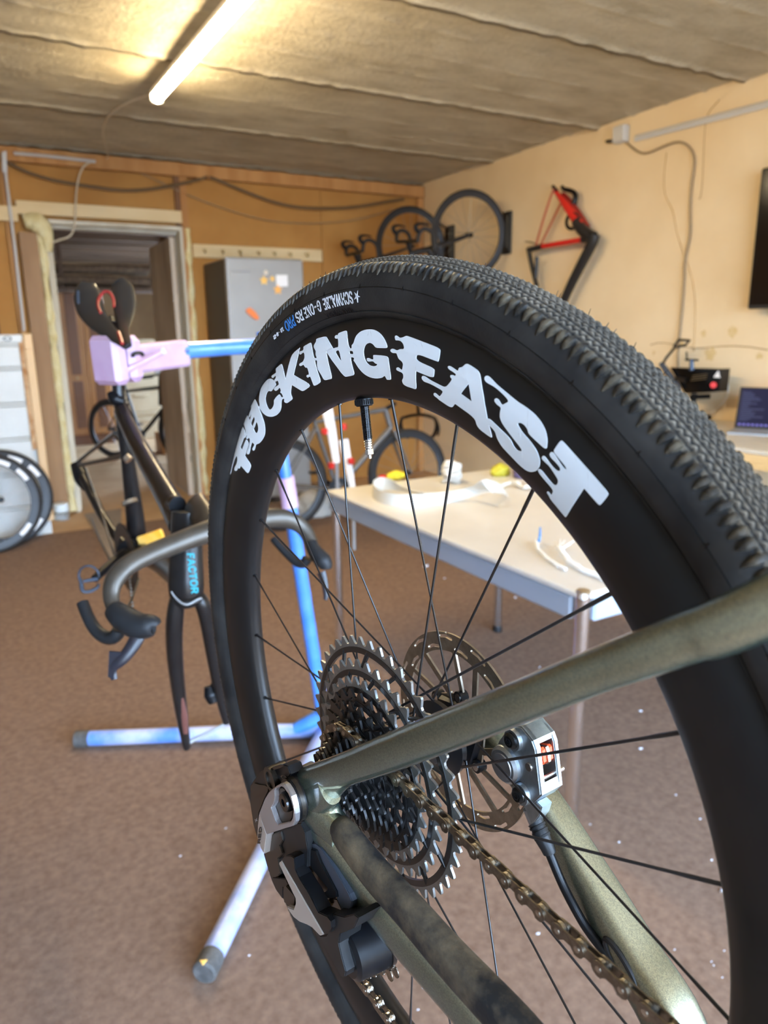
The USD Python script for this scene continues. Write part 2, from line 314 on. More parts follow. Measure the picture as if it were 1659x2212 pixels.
# ================================================================== cables
grey_cable = mat('grey_cable', (.30, .21, .12), .6); white_cable = mat('white_cable', (.62, .52, .36), .55); dark_cable = mat('dark_cable', (.15, .09, .04), .6)
trunk_m = mat('trunking_plastic', (.55, .53, .50), .5); black_plastic = mat('black_plastic', (.012, .012, .013), .45)
def wallcord(name, pts, r, m, label, off=.015, Y=YB):
    solo(name, rope([PY(x, y, Y - off) for x, y in pts], r), m, label, 'cable')
wallcord('cable', [(14, 348), (60, 372), (120, 390), (190, 402), (260, 411), (330, 408), (400, 395), (448, 382)], .012, dark_cable, 'thick dark cable sagging along the fibreboard wall above the doorway', .05)
wallcord('cable', [(452, 382), (520, 410), (590, 436), (660, 449), (740, 449), (800, 442), (872, 430)], .012, dark_cable, 'thick dark cable sagging above the coat hook rail to the corner', .05)
wallcord('cable', [(232, 345), (300, 372), (370, 405), (440, 435), (520, 462), (600, 479), (690, 482), (770, 474), (850, 452)], .004, grey_cable, 'thin cable sagging lowest across the fibreboard wall', .03)
P0 = np.array([LX, ly1 + .005, LZ + .01])
solo('cable', rope([P0, [LX - .05, ly1 + .3, 2.715], [LX - .12, ly1 + .9, 2.70], list(PY(232, 338, YB - .1)), list(PY(192, 352, YB - .07)), list(PY(170, 385, YB - .07)), list(PY(164, 430, YB - .07)), list(PY(160, 492, YB - .07)), list(PY(140, 515, YB - .06)), list(PY(100, 532, YB - .07))], .006), white_cable, 'pale lamp cord running over the ceiling and down across the door head', 'cable')
cd = Thing('conduit', 'pale conduit pipe bending down the wall left of the door', 'conduit', PY(18, 335, YB - .1))
cd.part('pipe', rope([PY(206, 349, YB - .08), PY(110, 338, YB - .08), PY(30, 331, YB - .08)], .011, 8, 3), trunk_m)
cd.part('pipe', rope([PY(8, 338, YB - .08), PY(12, 375, YB - .08), PY(30, 520, YB - .08), PY(52, 715, YB - .08)], .011, 8, 3), trunk_m)
cd.part('junction', hull([PY(x, y, YB - o) for x, y in ((4, 328), (14, 326), (16, 372), (5, 372)) for o in (.06, .11)]), trunk_m)

jb = PXX(1348, 292, XR)
tr = Thing('trunking', 'grey cable trunking running along the cream wall from a junction box', 'trunking', PXX(1372, 298, XR))
tr.part('channel', tube([PXX(1372, 299, XR - .012), PXX(1659, 224, XR - .012), PXX(1659, 224, XR - .012) + [0, -1.6, .02]], .02, 4, up=(0, 0, 1), sx=1, sy=.7, power=8), trunk_m)
bx = Thing('junction_box', 'square grey junction box on the cream wall under the ceiling', 'junction box', jb - [.06, 0, .05])
bx.part('box', boxm(XR - .055, XR, jb[1] - .05, jb[1] + .05, jb[2] - .05, jb[2] + .055, .008), trunk_m)
bx.part('lid', boxm(XR - .061, XR - .054, jb[1] - .045, jb[1] + .045, jb[2] - .045, jb[2] + .05, .006), trunk_m)
bx.part('gland', cyl(PXX(1335, 303, XR - .03), PXX(1310, 306, XR - .03), .011, 8), black_plastic, 'black cable gland')
solo('cable', rope([PXX(x, y, XR - .012) for x, y in ((1354, 308), (1375, 326), (1395, 331), (1420, 322), (1450, 310), (1474, 308), (1492, 322), (1500, 350), (1494, 400), (1491, 460), (1490, 510), (1480, 560), (1478, 600), (1472, 680), (1466, 745), (1465, 800))], .007), grey_cable, 'thin grey cable dropping from the junction box down the cream wall', 'cable')

# ================================================================== TV, desk, laptop
tva, tvb = PXX(1644, 364, XR - .10), PXX(1635, 667, XR - .10)
tv = Thing('television', 'black flat screen television on the cream wall at the right edge', 'television', (XR - .06, tva[1] - .6, tvb[2]))
tv.part('cabinet', boxm(XR - .10, XR - .06, tva[1] - 1.25, tva[1], tvb[2], tva[2], .008), black_plastic)
tv.part('screen', boxm(XR - .102, XR - .099, tva[1] - 1.24, tva[1] - .012, tvb[2] + .02, tva[2] - .012), mat('screen_glass', (.003, .003, .004), .12))
tv.part('bracket', boxm(XR - .06, XR - .002, tva[1] - .8, tva[1] - .4, tvb[2] + .2, tva[2] - .2), black_plastic)

DZT = .84
da = PZ(1596, 962, DZT)
desk_top_m = mat('desk_laminate', (.62, .56, .46), .4, var=.05, vscale=6)
desk_edge_m = mat('desk_ply', (.70, .46, .20), .5, col2=(.78, .54, .26), vscale=8, stretch=(1, .2, 1))
dx0, dy1 = 3.16, 3.32
dk = Thing('desk', 'pale topped plywood desk against the cream wall', 'desk', ((dx0 + XR) / 2, dy1 - .8, 0))
dk.part('worktop', boxm(dx0, XR - .005, dy1 - 1.7, dy1, DZT - .02, DZT, .003), desk_top_m)
dk.part('apron', boxm(dx0 + .005, dx0 + .03, dy1 - 1.7, dy1 - .01, DZT - .09, DZT - .021), desk_edge_m, 'plywood front rail')
dk.part('apron', boxm(dx0 + .03, XR - .02, dy1 - .03, dy1 - .01, DZT - .09, DZT - .021), desk_edge_m)
for x, y in ((dx0 + .03, dy1 - .06), (XR - .08, dy1 - .06), (dx0 + .03, dy1 - 1.66), (XR - .08, dy1 - 1.66)):
    dk.part('leg', boxm(x, x + .05, y - .02, y + .03, 0, DZT - .021), desk_edge_m)
# ================================================================== the gravel bike in the foreground (its wheel pose was fitted from the 24 spoke holes)
WC = np.array([0.0134, 0.1812, 0.5531]); wa, wb_ = -1.0077, 0.1708
_n = np.array([math.sin(wa) * math.cos(wb_), math.sin(wb_), -math.cos(wa) * math.cos(wb_)])
_u = np.cross([0, 1, 0.], _n); _u /= np.linalg.norm(_u); _v = np.cross(_n, _u)
O, U, V_, N = EYE + M.T @ WC, M.T @ _u, M.T @ _v, M.T @ _n
WF = (U, V_, N)                                               # wheel frame: U, V_ in the wheel's plane, N the axle towards the drive side
EA = (EYE - O) @ np.stack(WF, 1)
def WP(a, b, w): return O + a * U + b * V_ + w * N
def WPa(P): P = np.asarray(P, float); return O + P[:, :1] * U + P[:, 1:2] * V_ + P[:, 2:] * N
def pw(x, y, w):                                              # the point at offset w from the wheel's plane that this pixel shows
    d = ray(x, y); P0 = O + N * w; return EYE + d * (((P0 - EYE) @ N) / (d @ N))
def ab(x, y, w): q = pw(x, y, w) - O; return np.array([q @ U, q @ V_])
def wpoly(px, w): return Polygon([ab(x, y, w) for x, y in px]).buffer(0)
def plate(px, w0, w1, bev=.0006, ox=0, oy=0, sc=1.0, holes=(), wt=None):
    """Solid whose outline at offset w0 is traced in pixels (origin ox, oy, scale sc), running back to w1."""
    wt = w0 if wt is None else wt
    p = wpoly([(ox + x * sc, oy + y * sc) for x, y in px], wt)
    for h in holes: p = p.difference(wpoly([(ox + x * sc, oy + y * sc) for x, y in h], wt))
    lo, hi = min(w0, w1), max(w0, w1)
    if bev and bev < (hi - lo) / 2 and p.buffer(-bev).area > 0:
        return cat(extrude(p, lo + bev, hi - bev, O, WF), extrude(p.buffer(-bev), lo, hi, O, WF))
    return extrude(p, lo, hi, O, WF)

rubber_m = mat('tyre_rubber', (.010, .0105, .012), .58, col2=(.030, .030, .030), vscale=30, detail=8, spec=.28, bump=.12, bscale=500)
tread_m = usdkit.material(stage, '/World/Looks/dusty_shaded_tread', {'tc': ('texture_coordinate', {}), 'n': ('noise_texture', {'scale': 26, 'detail': 8, 'roughness': .65}), 'r': ('rgb_ramp', {'ramp': [(.3, (.11, .10, .083)), (.7, (.27, .235, .185))]}),
    'at': ('attribute', {'attribute': 'dust_shade'}), 'mx': ('mix_color', {'a': (.018, .018, .018)}), 'p': ('principled_bsdf', {'roughness': .75, 'specular_ior_level': .25})},
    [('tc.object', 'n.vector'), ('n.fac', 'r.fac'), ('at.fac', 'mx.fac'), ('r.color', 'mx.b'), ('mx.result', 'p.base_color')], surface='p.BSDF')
knob_m = mat('tread_knob_rubber', (.016, .016, .016), .5, col2=(.10, .083, .058), vscale=110, detail=6, spec=.35, ramp=(.42, .68))
rim_m = mat('matte_carbon_rim', (.0055, .0055, .0062), .38, col2=(.0085, .0085, .009), vscale=14, spec=.38)
decal_m = mat('white_decal', (.72, .80, .87), .45, col2=(.76, .83, .89), vscale=12, spec=.35)
spoke_m = mat('black_spoke', (.014, .014, .016), .30, spec=.6)
hub_m = mat('black_hub', (.010, .010, .011), .35)
steel_m = mat('polished_steel', (.62, .60, .57), .25, 1.0)
cog_face_m = mat('cog_grey', (.20, .215, .22), .38, .75, col2=(.27, .28, .28), vscale=160)
cog_dark_m = mat('cog_black', (.016, .016, .017), .28, .3, spec=.6)
rotor_m = mat('rotor_steel', (.24, .205, .16), .44, .95, col2=(.33, .285, .225), vscale=120)
chain_m = mat('bronze_chain', (.17, .145, .115), .34, 1.0, col2=(.26, .23, .19), vscale=300)
roller_m = mat('chain_roller', (.46, .43, .38), .25, 1.0)
alloy_m = mat('brushed_alloy', (.33, .37, .40), .42, 1.0, col2=(.40, .435, .46), vscale=200)
pad_orange_m = mat('brake_pad_orange', (.80, .10, .03), .4)
brown_metal = mat('bronzed_alloy', (.050, .043, .036), .36, .8)
silver_m = mat('satin_silver', (.42, .41, .42), .36, .75)
slate_m = mat('slate_anodised', (.060, .080, .115), .42, .5)
gloss_black = mat('gloss_black', (.004, .0042, .005), .14, spec=.4)
satin_black = mat('satin_black', (.0045, .0052, .0068), .36, spec=.26)
dusty_black = mat('dusty_black', (.0055, .0065, .0085), .42, col2=(.014, .015, .016), vscale=45, detail=8, spec=.26)
guard_m = mat('dusty_guard_rubber', (.012, .012, .013), .62, col2=(.15, .115, .07), vscale=34, detail=10, ramp=(.44, .80), spec=.25, bump=.2, bscale=260)
# olive metallic paint with flake under clear lacquer
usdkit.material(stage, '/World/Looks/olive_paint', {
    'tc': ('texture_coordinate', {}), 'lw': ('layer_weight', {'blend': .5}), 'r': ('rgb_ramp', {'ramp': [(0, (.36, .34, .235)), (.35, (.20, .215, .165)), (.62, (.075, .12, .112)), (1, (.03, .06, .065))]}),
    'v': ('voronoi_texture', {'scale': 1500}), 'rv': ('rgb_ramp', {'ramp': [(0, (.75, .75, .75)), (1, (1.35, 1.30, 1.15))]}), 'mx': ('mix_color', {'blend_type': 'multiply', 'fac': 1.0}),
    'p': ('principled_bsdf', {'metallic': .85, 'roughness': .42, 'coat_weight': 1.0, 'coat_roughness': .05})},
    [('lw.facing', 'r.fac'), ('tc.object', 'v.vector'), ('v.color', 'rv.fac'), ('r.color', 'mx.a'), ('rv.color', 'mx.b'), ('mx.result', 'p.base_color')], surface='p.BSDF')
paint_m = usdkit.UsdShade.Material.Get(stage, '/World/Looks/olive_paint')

GB = Thing('gravel_bike', 'olive green gravel bicycle whose deep black lettered rear wheel fills the foreground', 'bicycle', O)

# ---- tyre
prof = [(.3185, .0142), (.3203, .0168), (.3207, .0170), (.3212, .0163), (.3235, .0190), (.3290, .0207), (.3345, .0210), (.3352, .02075), (.3360, .0207), (.3405, .0196), (.3445, .0172)]
crown = [(.3480, .0135), (.3500, .0100), (.3514, .0060), (.3520, .0020)]
full = [(r, w) for r, w in prof + crown]; full += [(r, -w) for r, w in reversed(full)]; full += [(.3165, -.0120), (.3165, .0120)]
tyre = GB.part('tyre', revolve(full, O, WF, 320), rubber_m, 'black gravel tyre with dusty tread', smooth=50)
# fine wavy scales over the crown
ns, nt = 2600, 76
S, Tt = np.meshgrid(np.arange(ns), np.linspace(-1, 1, nt), indexing='ij')
th = S * 2 * PI / ns; sm = S * (2 * PI * 352 / ns); lat = Tt * 14.5
tri = np.abs(((sm / 4.6) % 1) * 2 - 1)
row = ((lat + 1.0 * tri) / 2.5) % 1
hgt = .00115 * (np.clip(row / .78, 0, 1) ** .8) * (1 - np.clip((row - .86) / .14, 0, 1)) + .00030 * np.cos(2 * PI * sm / 4.6 + PI * np.floor((lat + tri) / 2.5))
cw_ = np.interp(np.abs(lat) / 1000, [0, .002, .006, .010, .0135, .0172], [.3520, .3520, .3514, .3500, .3480, .3445])
edge = np.clip((1 - np.abs(Tt)) / .05, 0, 1); rr = cw_ + .0002 + hgt * edge - .0006 * (1 - edge)
Vt_ = O + rr[..., None] * (np.cos(th)[..., None] * U + np.sin(th)[..., None] * V_) + (lat / 1000)[..., None] * N
i, j = np.meshgrid(np.arange(ns), np.arange(nt - 1), indexing='ij'); a = i * nt + j; b = ((i + 1) % ns) * nt + j
q = np.stack([a, b, b + 1, a + 1], -1).reshape(-1, 4)
dust_shade = np.clip((row - .25) / .3, 0, 1) * (1 - np.clip((row - .84) / .12, 0, 1)) * (.65 + .35 * np.cos(2 * PI * sm / 4.6 + PI * np.floor((lat + tri) / 2.5)))  # dusty tan on the ridge tops, shade painted dark into the grooves
tp_ = GB.part('tread', trimesh.Trimesh(Vt_.reshape(-1, 3), np.vstack([q[:, [0, 1, 2]], q[:, [0, 2, 3]]]), process=False), tread_m, 'dusty wavy scale tread with shade painted into its grooves', smooth=True, under=tyre, kind='stuff')
UsdGeom.PrimvarsAPI(stage.GetPrimAtPath(tp_)).CreatePrimvar('dust_shade', Sdf.ValueTypeNames.FloatArray, 'vertex').Set(np.clip(dust_shade, 0, 1).reshape(-1).astype(np.float32).tolist())
# side knobs
def knob(th, side, long_):
    ct, st = math.cos(th), math.sin(th); rad = ct * U + st * V_; tan = -st * U + ct * V_
    path = np.array([(.3434, .0184), (.3450, .0171), (.3464, .0157), (.3479, .0140), (.3488, .0124), (.3501, .0096)])
    n = 5 if not long_ else 6; P = path[:n].copy(); ws = np.array([.0004, .0015, .0021, .0022, .0017, .0010])[:n]; hs = np.array([.0001, .0014, .0025, .0023, .0009, .0007])[:n]
    if long_: P[0] = (.3418, .0192)
    nr = np.array([(0, 1), (.35, .93), (.55, .83), (.75, .66), (.85, .5), (.9, .35)])[:n]; nr = nr / np.linalg.norm(nr, axis=1, keepdims=True)
    Vv = []
    for (r, w), hw, h, (nx, nw) in zip(P, ws, hs, nr):
        for dt, up in ((-hw, -.0004), (-hw * .75, h * .85), (0, h), (hw * .75, h * .85), (hw, -.0004)):
            Vv.append(O + (r + nx * up) * rad + side * (w + nw * up) * N + dt * tan)
    Fv = []
    for k in range(n - 1):
        for m_ in range(4): a = k * 5 + m_; Fv += [[a, a + 1, a + 6], [a, a + 6, a + 5]]
    e = (n - 1) * 5; Fv += [[e, e + 1, e + 2], [e, e + 2, e + 3], [e, e + 3, e + 4]]
    m = np.array(Fv)
    if side < 0: m = m[:, ::-1]
    return trimesh.Trimesh(np.array(Vv), m, process=False)
nk = 372; rest = []; near = []
for k in range(nk):
    t = k * 2 * PI / nk
    m = knob(t + .002 * ((k % 4) == 1), 1, k % 4 == 0); c0 = m.vertices.mean(0); near.append((dep(c0), m)); rest.append(knob(t + .5 * PI / nk, -1, k % 4 == 2))
near.sort(key=lambda x: x[0] if x[0] > .03 else 9)
for d_, m in near[:230]: GB.part('side_knob', m, knob_m, smooth=60, under=tyre)
GB.part('side_knobs', cat(*[m for d_, m in near[230:]], *rest), knob_m, 'rows of side knobs round the far side', smooth=60, under=tyre, kind='stuff')
# rubber whiskers left from moulding
wh = []
for k in range(150):
    t = rng.uniform(-PI, .6); r, w, hh = rng.choice([(.3515, .008, .0030), (.3500, -.012, .0032), (.3480, .0150, .0026), (.352, .0, .002)])
    p = O + r * (math.cos(t) * U + math.sin(t) * V_) + w * N; dd_ = (math.cos(t) * U + math.sin(t) * V_) + .6 * (rng.random() - .5) * N + .5 * (rng.random() - .5) * V_
    wh.append(tube([p, p + dd_ * hh], [.0003, .00015], 4))
GB.part('moulding_whiskers', cat(*wh), rubber_m, 'rubber moulding whiskers', under=tyre, kind='stuff')
ticks = []
for k in range(46):
    t = k * 2 * PI / 46
    for s in (-.0012, .0012):
        p = [O + r * (math.cos(t + s * (2 if r < .3365 else .4) * 8 * 0 + (.337 - r) * s * 900) * U + math.sin(t + (.337 - r) * s * 900) * V_) + w * N for r, w in ((.3345, .0212), (.3372, .0207))]
        ticks.append(tube(p, .00025, 4))
GB.part('wear_marks', cat(*ticks, revolve([(.3349, .0209), (.3355, .0209), (.3355, .0205), (.3349, .0205)], O, WF, 200)), gloss_black, 'raised line with small ticks on the sidewall', under=tyre)

# ---- rim, decal letters, spokes, valve
RP = np.array([(.2647, 0.0), (.2652, .0030), (.2668, .0058), (.2700, .0088), (.2770, .0120), (.2850, .0139), (.2930, .0152), (.3000, .0157), (.3060, .0156), (.3108, .0149), (.3145, .0138), (.3168, .0127), (.3185, .0117)])
def rim_w(r): return np.interp(r, RP[:, 0], RP[:, 1])
rp = [tuple(x) for x in RP]; rp = rp + [(.3165, .0108), (.3165, -.0108)] + [(r, -w) for r, w in reversed(rp[1:])]
rim = GB.part('rim', revolve(rp, O, WF, 320), rim_m, 'deep matte black carbon rim', smooth=40)
def on_rim(x, y):
    w = .014
    for _ in range(5): q = ab(x, y, w); w = float(rim_w(np.linalg.norm(q)))
    return ab(x, y, w)
def curve(pts, k=2):
    """Chaikin rounding of a traced outline; corners given as (x, y, 1) stay sharp."""
    P = [(p[0], p[1], len(p) > 2) for p in pts]
    for _ in range(k):
        Q = []
        for i in range(len(P)):
            p0, p1, p2 = P[i - 1], P[i], P[(i + 1) % len(P)]
            if p1[2]: Q.append(p1); continue
            Q.append((.8 * p1[0] + .2 * p0[0], .8 * p1[1] + .2 * p0[1], False)); Q.append((.8 * p1[0] + .2 * p2[0], .8 * p1[1] + .2 * p2[1], False))
        P = Q
    return [(p[0], p[1]) for p in P]
def decal(poly_ab, h=.00035):
    gs = [g for g in getattr(poly_ab, 'geoms', [poly_ab]) if g.area > 2e-7]
    ms = []
    for g in gs:
        m = trimesh.creation.extrude_polygon(shapely.segmentize(g, .004), h, engine='earcut')
        v, f = trimesh.remesh.subdivide_to_size(np.array(m.vertices), np.array(m.faces), .0055, max_iter=8)[:2]
        r = np.linalg.norm(v[:, :2], axis=1); w = rim_w(r) + np.where(v[:, 2] > h / 2, h, -.0002)
        ms.append(trimesh.Trimesh(O + v[:, :1] * U + v[:, 1:2] * V_ + w[:, None] * N, f, process=False))
    return cat(*ms)
LETTERS = [  # (glyph, ox, oy, scale, outline, holes)
 ('F', 485, 860, .08137, [(475, 750), (505, 775), (552, 880), (535, 1010), (515, 1070), (428, 1300, 1), (468, 1378, 1), (575, 1095), (600, 1105), (650, 1205), (615, 1330), (548, 1525, 1), (715, 1778), (690, 1870), (640, 1985), (605, 1985), (500, 1860), (432, 1782), (415, 1850), (392, 1872), (365, 1858), (372, 1760), (390, 1725), (372, 1730), (350, 1890), (315, 1935), (270, 1920), (268, 1850), (330, 1740), (352, 1620), (338, 1540), (322, 1528), (285, 1590), (215, 1800), (175, 2000), (140, 2042), (103, 2010), (110, 1900), (170, 1780), (250, 1450), (320, 1150), (390, 900), (455, 760)], []),
 ('U', 485, 860, .08137, [(810, 18), (840, 70), (905, 235), (985, 430), (1060, 640), (1085, 820), (1075, 980), (1010, 1110), (930, 1200), (835, 1232), (825, 1300), (795, 1390), (755, 1392), (745, 1340), (790, 1260), (800, 1225), (735, 1165), (705, 1250), (670, 1440), (640, 1500), (600, 1480), (598, 1430), (640, 1330), (690, 1110), (650, 1040), (615, 1090), (580, 1072), (612, 950), (600, 960), (550, 1060), (520, 1045), (545, 960), (575, 890), (550, 780), (500, 645), (560, 520), (598, 455), (630, 470), (680, 605), (715, 470), (718, 410), (672, 515), (645, 480), (670, 390), (718, 290), (702, 225), (760, 110)],
  [[(790, 475), (815, 570), (770, 700), (742, 755), (705, 670), (735, 580)], [(850, 610), (895, 720), (905, 820), (885, 900), (850, 935), (815, 900), (775, 810), (800, 780)]]),
 ('C', 550, 740, .08439, [(400, 920), (460, 935), (500, 975), (530, 1010), (555, 1085), (500, 1160), (430, 1255), (375, 1235), (330, 1265), (295, 1350), (280, 1440), (300, 1560), (350, 1680), (400, 1720), (450, 1690), (490, 1620), (505, 1560), (500, 1480), (560, 1390), (635, 1320), (660, 1345), (685, 1400), (740, 1390), (745, 1432), (700, 1460), (688, 1550), (690, 1640), (660, 1760), (580, 1850), (480, 1895), (390, 1900), (300, 1870), (215, 1800), (150, 1705), (120, 1670), (100, 1640), (140, 1610), (120, 1500), (130, 1330), (170, 1170), (240, 1050), (330, 950)], []),
 ('K', 550, 740, .08439, [(690, 540), (715, 590), (800, 940, 1), (945, 310), (1165, 130, 1), (1090, 470), (1005, 825, 1), (1470, 1090), (1250, 1250), (1180, 1220), (955, 1082, 1), (925, 1300), (985, 1440), (905, 1505), (825, 1558), (760, 1515), (770, 1450), (740, 1420), (735, 1370), (700, 1300), (660, 1280), (682, 1225), (650, 1145), (585, 1220), (540, 1240), (500, 1200), (520, 1150), (580, 1110), (635, 1070), (605, 970), (560, 990), (525, 1010), (505, 960), (545, 920), (555, 840), (510, 870), (475, 910), (445, 890), (440, 850), (500, 810), (560, 770), (545, 665), (600, 620)], []),
 ('I', 640, 700, .08439, [(375, 470), (392, 510), (455, 870), (520, 870), (530, 905), (475, 930), (540, 1190), (640, 1475), (560, 1540), (480, 1582), (450, 1570), (370, 1350), (345, 1345), (300, 1375), (265, 1340), (280, 1300), (340, 1295), (295, 1115), (245, 1118), (215, 1075), (190, 1035), (120, 1080), (85, 1060), (90, 1010), (180, 965), (222, 860), (215, 760), (195, 722), (150, 750), (112, 785), (85, 760), (90, 700), (175, 680), (195, 640), (190, 575), (280, 520)], []),
 ('N', 640, 700, .08439, [(765, 308), (800, 370), (950, 625, 1), (1020, 600), (1090, 590), (1078, 360), (1030, 380), (995, 355), (995, 310), (1030, 275), (1070, 290), (1085, 230), (1295, 155), (1305, 250), (1335, 520), (1375, 620), (1420, 635), (1425, 680), (1365, 690), (1375, 765), (1430, 765), (1450, 850), (1395, 855), (1430, 1050), (1505, 1300), (1370, 1335), (1230, 1358), (770, 695, 1), (830, 1010), (930, 1400), (830, 1420), (725, 1445), (640, 1290), (560, 1160), (540, 1060), (545, 930), (500, 925), (510, 880), (535, 860), (500, 780), (510, 690), (455, 600), (460, 540), (520, 440), (518, 372)],
  [[(1080, 665), (1110, 700), (1140, 830), (1165, 970), (1080, 840), (1002, 705)]]),
 ('G', 755, 700, .06028, [(740, 185), (880, 200), (1030, 270), (1170, 400), (1270, 560), (1340, 720), (1365, 820), (1330, 865), (1150, 862), (950, 850), (860, 725), (780, 680), (710, 675), (620, 710), (550, 810), (515, 950), (520, 1090), (560, 1260), (640, 1400), (740, 1480), (860, 1512), (970, 1495), (1020, 1440), (930, 1410), (870, 1340), (790, 1335), (710, 1350), (650, 1325), (625, 1270), (640, 1220), (690, 1210), (780, 1255), (870, 1275), (858, 1120), (890, 1103), (1150, 1120), (1390, 1160), (1420, 1400), (1500, 1960), (1470, 2000), (1350, 1995), (1320, 1930), (1272, 1845), (1180, 1920), (1050, 1950), (880, 1945), (720, 1900), (560, 1810), (430, 1690), (310, 1540), (210, 1375), (150, 1300), (185, 1240), (150, 1195), (0, 1190), (0, 1075), (155, 1080), (130, 965), (0, 960), (0, 870), (60, 885), (95, 840), (85, 760), (160, 680), (200, 530), (270, 390), (400, 270), (560, 205)], []),
 ('F', 840, 715, .07233, [(225, 132), (270, 155), (330, 205), (420, 195), (530, 140), (600, 160), (1000, 310), (1550, 525), (1530, 700), (1490, 915), (1440, 905), (840, 675), (820, 880), (1365, 1120), (1365, 1250), (1335, 1412), (815, 1195, 1), (810, 1450), (832, 1750), (700, 1705), (540, 1655), (440, 1590), (400, 1480), (445, 1400), (440, 1290), (400, 1240), (300, 1200), (235, 1160), (235, 1100), (285, 1080), (400, 1175), (420, 1100), (435, 980), (400, 910), (300, 830), (260, 720), (240, 660), (130, 660), (60, 610), (60, 555), (120, 520), (250, 585), (350, 535), (440, 545), (470, 500), (440, 380), (370, 300), (300, 280), (210, 280), (190, 200), (195, 150)], []),
 ('A', 905, 770, .10247, [(1005, 145), (1100, 190), (1290, 325), (1330, 620), (1445, 1300), (1480, 1440), (1550, 1700), (1520, 1710), (1245, 1505), (1180, 1290), (765, 995, 1), (695, 1092), (430, 915), (400, 880), (320, 825), (318, 775), (350, 765), (440, 850), (480, 800), (515, 745), (480, 705), (360, 635), (230, 570), (110, 530), (62, 460), (75, 410), (120, 410), (230, 490), (390, 575), (570, 660), (712, 485), (665, 430), (675, 390), (720, 390), (765, 415), (795, 375), (720, 320), (640, 270), (612, 220), (640, 195), (690, 215), (830, 315), (850, 235), (920, 225)], [[(1055, 570, 1), (1085, 750), (1118, 950, 1), (890, 785, 1)]]),
 ('S', 1040, 805, .10169, [(120, 60), (180, 85), (330, 250), (560, 440), (770, 615), (940, 720), (1130, 870), (1280, 1050), (1370, 1230), (1405, 1420), (1395, 1590), (1375, 1615), (1320, 1590), (1170, 1450), (1010, 1300), (985, 1200), (920, 1110), (850, 1065), (790, 1065), (770, 1095), (870, 1260), (1040, 1450), (1180, 1650), (1250, 1850), (1240, 1990), (1170, 2090), (1060, 2115), (960, 2080), (820, 1970), (600, 1740), (430, 1560), (340, 1400), (300, 1260), (240, 1180), (165, 1115), (110, 1040), (120, 970), (190, 985), (340, 1130), (560, 1340), (640, 1440), (690, 1560), (770, 1650), (840, 1670), (870, 1650), (820, 1570), (640, 1340), (460, 1100), (400, 960), (400, 850), (425, 740), (340, 680), (285, 610), (285, 560), (325, 540), (370, 570), (440, 690), (520, 650), (580, 615), (560, 560), (460, 450), (300, 310), (110, 205), (70, 140), (80, 85)], []),
 ('T', 1150, 940, .10850, [(575, 100), (620, 130), (1060, 620), (1525, 1150), (1500, 1215), (1355, 1395), (1320, 1380), (1035, 1055, 1), (880, 1290), (760, 1480), (670, 1640), (640, 1610), (370, 1280), (340, 1210), (295, 1145), (305, 1115), (340, 1140), (385, 1200), (425, 1115), (380, 1040), (270, 910), (150, 770), (115, 690), (140, 668), (200, 710), (330, 880), (440, 1000), (500, 985), (525, 900), (460, 790), (350, 620), (230, 510), (190, 460), (215, 405), (260, 425), (400, 620), (500, 710), (560, 710), (560, 650), (480, 550), (380, 450), (345, 380), (380, 330), (430, 350), (560, 560), (650, 675), (690, 680), (660, 610), (520, 440), (425, 320), (480, 230)], []),
]
for g, ox, oy, sc, out, holes in LETTERS:
    P = Polygon([on_rim(ox + x * sc, oy + y * sc) for x, y in curve(out)]).buffer(0)
    for h in holes: P = P.difference(Polygon([on_rim(ox + x * sc, oy + y * sc) for x, y in curve(h)]).buffer(0))
    GB.part('decal_letter', decal(P), decal_m, f'white dripping decal letter {g}', smooth=30, under=rim)

PH = 3.4607 + PI
for k in range(24):
    t = PH - k * 2 * PI / 24
    drive = k % 2 == 1
    off = math.radians(85 if drive else 50) * (-1 if k % 4 in (0, 1) else 1)
    fl, rf = (.018, .029) if drive else (-.036, .030)
    e = t + off
    p1 = WP(.2650 * math.cos(t), .2650 * math.sin(t), 0); p0 = WP(rf * math.cos(e), rf * math.sin(e), fl + (.0015 if k % 4 < 2 else -.0015))
    dd_ = (p0 - p1); Ls = np.linalg.norm(dd_); dd_ /= Ls
    GB.part('spoke', tube([p1 - dd_ * .004, p1 + dd_ * .018, p1 + dd_ * .028, p0 - dd_ * .02, p0], [.0011, .0011, .00085, .00085, .0011], 8, up=N, sx=.8, sy=1.15), spoke_m, under=rim)
    hole = tube([p1 - dd_ * .002, p1 + dd_ * .0006], .0021, 10)
    GB.part('spoke_hole', hole, gloss_black, under=rim)
# valve between two spokes
tv_ = PH - 7.5 * 2 * PI / 24; vd = math.cos(tv_) * U + math.sin(tv_) * V_
def VR(r): return O + vd * r
val = GB.part('valve', tube([VR(.2665), VR(.2600), VR(.2360)], [.0031, .0031, .0031], 14), gloss_black, 'black threaded tyre valve', under=rim)
GB.part('valve_thread', cat(*[revolve([(.0030, -.0003), (.0036, 0), (.0030, .0003)], VR(r), frame_of(vd), 14) for r in np.arange(.2375, .2595, .0009)]), gloss_black, under=rim)
GB.part('valve_nut', cat(tube([VR(.2655), VR(.2645), VR(.2602), VR(.2594)], [.0052, .0062, .0062, .0054], 20), *[tube([VR(.2640) + (math.cos(a) * frame_of(vd)[0] + math.sin(a) * frame_of(vd)[1]) * .0062, VR(.2605) + (math.cos(a) * frame_of(vd)[0] + math.sin(a) * frame_of(vd)[1]) * .0062], .0005, 4) for a in np.arange(0, 2 * PI, PI / 14)]), satin_black, 'knurled valve nut', under=rim)
